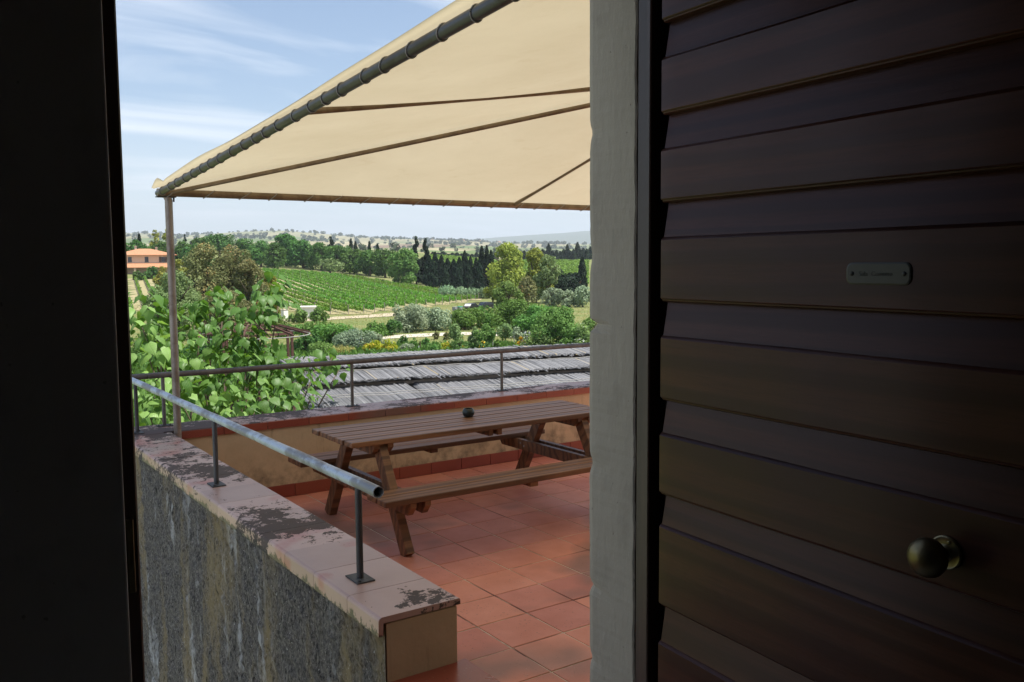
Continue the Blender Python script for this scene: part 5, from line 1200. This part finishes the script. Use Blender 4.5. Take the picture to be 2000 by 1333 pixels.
# ------------------------------------------------------------------ grass and far scrub: uncountable
rg = np.random.default_rng(77)
def scatter(name, label, n, D0, D1, p0, p1, mat, size, hgt, cat, narrow=0.2):
    D = np.sqrt(rg.uniform(D0 ** 2, D1 ** 2, n)); pxs = rg.uniform(p0, p1, n); az = np.arctan((pxs - 1000) / 1752) + fwa
    x, y = D * np.sin(az), D * np.cos(az); z = gz(x, y); h = hgt * (0.4 + 0.8 * rg.random(n))
    C = np.column_stack([x, y, z + h * 0.45]); N = rg.normal(size=(n, 3)); N[:, 2] *= 0.3; N /= np.linalg.norm(N, axis=1)[:, None]
    s = h * 0.55; U = np.column_stack([rg.normal(0, 0.35, n), rg.normal(0, 0.35, n), np.ones(n)])
    P, Fq, v = diamonds(C, N, s * size, rg.random(n), rg, narrow, up=U)
    o = bpy.data.objects.new(name, np_mesh(name, P, Fq, LEAF[mat], v)); link(o); tag(o, label, cat, kind='stuff')
scatter('garden_grass', 'pale dry grass growing over the garden and field edges', 30000, 40, 205, 240, 1180, 'grass', 1.0, 0.28, 'grass', 0.22)
scatter('garden_herbs', 'green low herbs among the garden shrubs', 26000, 38, 100, 240, 1180, 'green', 1.0, 0.75, 'ground cover', 0.4)
def hill_trees(name, label, n, D0, D1, p0, p1, r0, r1, cat, band=None):
    D = rg.uniform(D0, D1, n); pxs = rg.uniform(p0, p1, n)
    if band is not None: k = rg.integers(0, len(band), n); D = KL * 2 * np.array([b[0] for b in band])[k] + rg.normal(0, 28, n); pxs = np.array([rg.uniform(band[i][1], band[i][2]) for i in k])
    az = np.arctan((pxs - 1000) / 1752) + fwa; x, y = D * np.sin(az), D * np.cos(az); z = gz(x, y); R = rg.uniform(r0, r1, n)
    m = 34; d = rg.normal(size=(n, m, 3)); d /= np.linalg.norm(d, axis=2)[:, :, None]
    C = np.stack([x, y, z + R * 0.75], -1)[:, None, :] + d * R[:, None, None] * np.array([1, 1, 0.8]) * (0.5 + 0.5 * rg.random((n, m, 1)))
    N = d + 0.5 * rg.normal(size=d.shape) + np.array([0, 0, 0.3]); N /= np.linalg.norm(N, axis=2)[:, :, None]
    P, Fq, v = diamonds(C.reshape(-1, 3), N.reshape(-1, 3), np.repeat(R * 0.42, m) * (0.7 + 0.6 * rg.random(n * m)), rg.random(n * m), rg, 0.7)
    o = bpy.data.objects.new(name, np_mesh(name, P, Fq, LEAF['hilltree'], v)); link(o); tag(o, label, cat, kind='stuff')
hill_trees('hillside_trees', 'scattered dark trees dotting the pale hills on the horizon', 520, 2200 * KL, 4150 * KL, 240, 1190, 5.0, 12.0, 'trees')
hill_trees('ridge_trees', 'lines of dark trees along the skyline of the hills', 240, 0, 0, 0, 0, 6.0, 12.0, 'trees', [(2010, 240, 345), (1990, 395, 430), (2000, 520, 545), (2005, 560, 580), (1990, 700, 760), (1700, 820, 900), (1500, 880, 960), (1250, 850, 905), (1400, 1020, 1100), (1100, 1060, 1190), (2000, 600, 640)])
hill_trees('plain_trees', 'hedges and copses on the plain beyond the cypress row', 170, 600 * KL, 2200 * KL, 240, 1190, 3.0, 8.0, 'trees')
# far farmsteads on the hills
for px_, py_, s in ((905, 471, 1.0), (936, 474, 1.1), (845, 471, 0.8), (975, 478, 1.0), (1098, 474, 0.9)):
    D = 3000.0 * KL; s *= 1.6; x, y, z = on(px_, D); hh = empty('far_farmstead', (x, y, z), rg.random(), 'tiny pale farmstead with red roof on the distant hillside', 'house', 'farmsteads on the distant hills')
    G().box(-7 * s, 7 * s, -5 * s, 5 * s, -3, 5 * s).obj('wall', M['white'], hh)
    G().add([(-7.6 * s, -5.6 * s, 5 * s), (7.6 * s, -5.6 * s, 5 * s), (7.6 * s, 5.6 * s, 5 * s), (-7.6 * s, 5.6 * s, 5 * s), (-7.6 * s, 0, 8 * s), (7.6 * s, 0, 8 * s)], [(0, 1, 5, 4), (2, 3, 4, 5), (0, 4, 3), (1, 2, 5), (3, 2, 1, 0)]).obj('roof', M['roof'], hh)

# ================================================================== haze
hz_o = G().box(-19000, 19000, -5000, 19000, -60, 900).obj('haze', None); hz_o.data.materials.clear()
hm = bpy.data.materials.new('haze'); hm.use_nodes = True; t = hm.node_tree; t.nodes.clear()
ho = t.nodes.new('ShaderNodeOutputMaterial'); pv = t.nodes.new('ShaderNodeVolumePrincipled'); pv.inputs['Color'].default_value = (0.84, 0.93, 1.0, 1); pv.inputs['Density'].default_value = 0.00010; pv.inputs['Anisotropy'].default_value = 0.1
t.links.new(pv.outputs[0], ho.inputs['Volume']); hz_o.data.materials.append(hm); tag(hz_o, kind='stuff')
hz_o['label'] = 'thin blue summer haze in the air over the valley'; hz_o['category'] = 'haze'
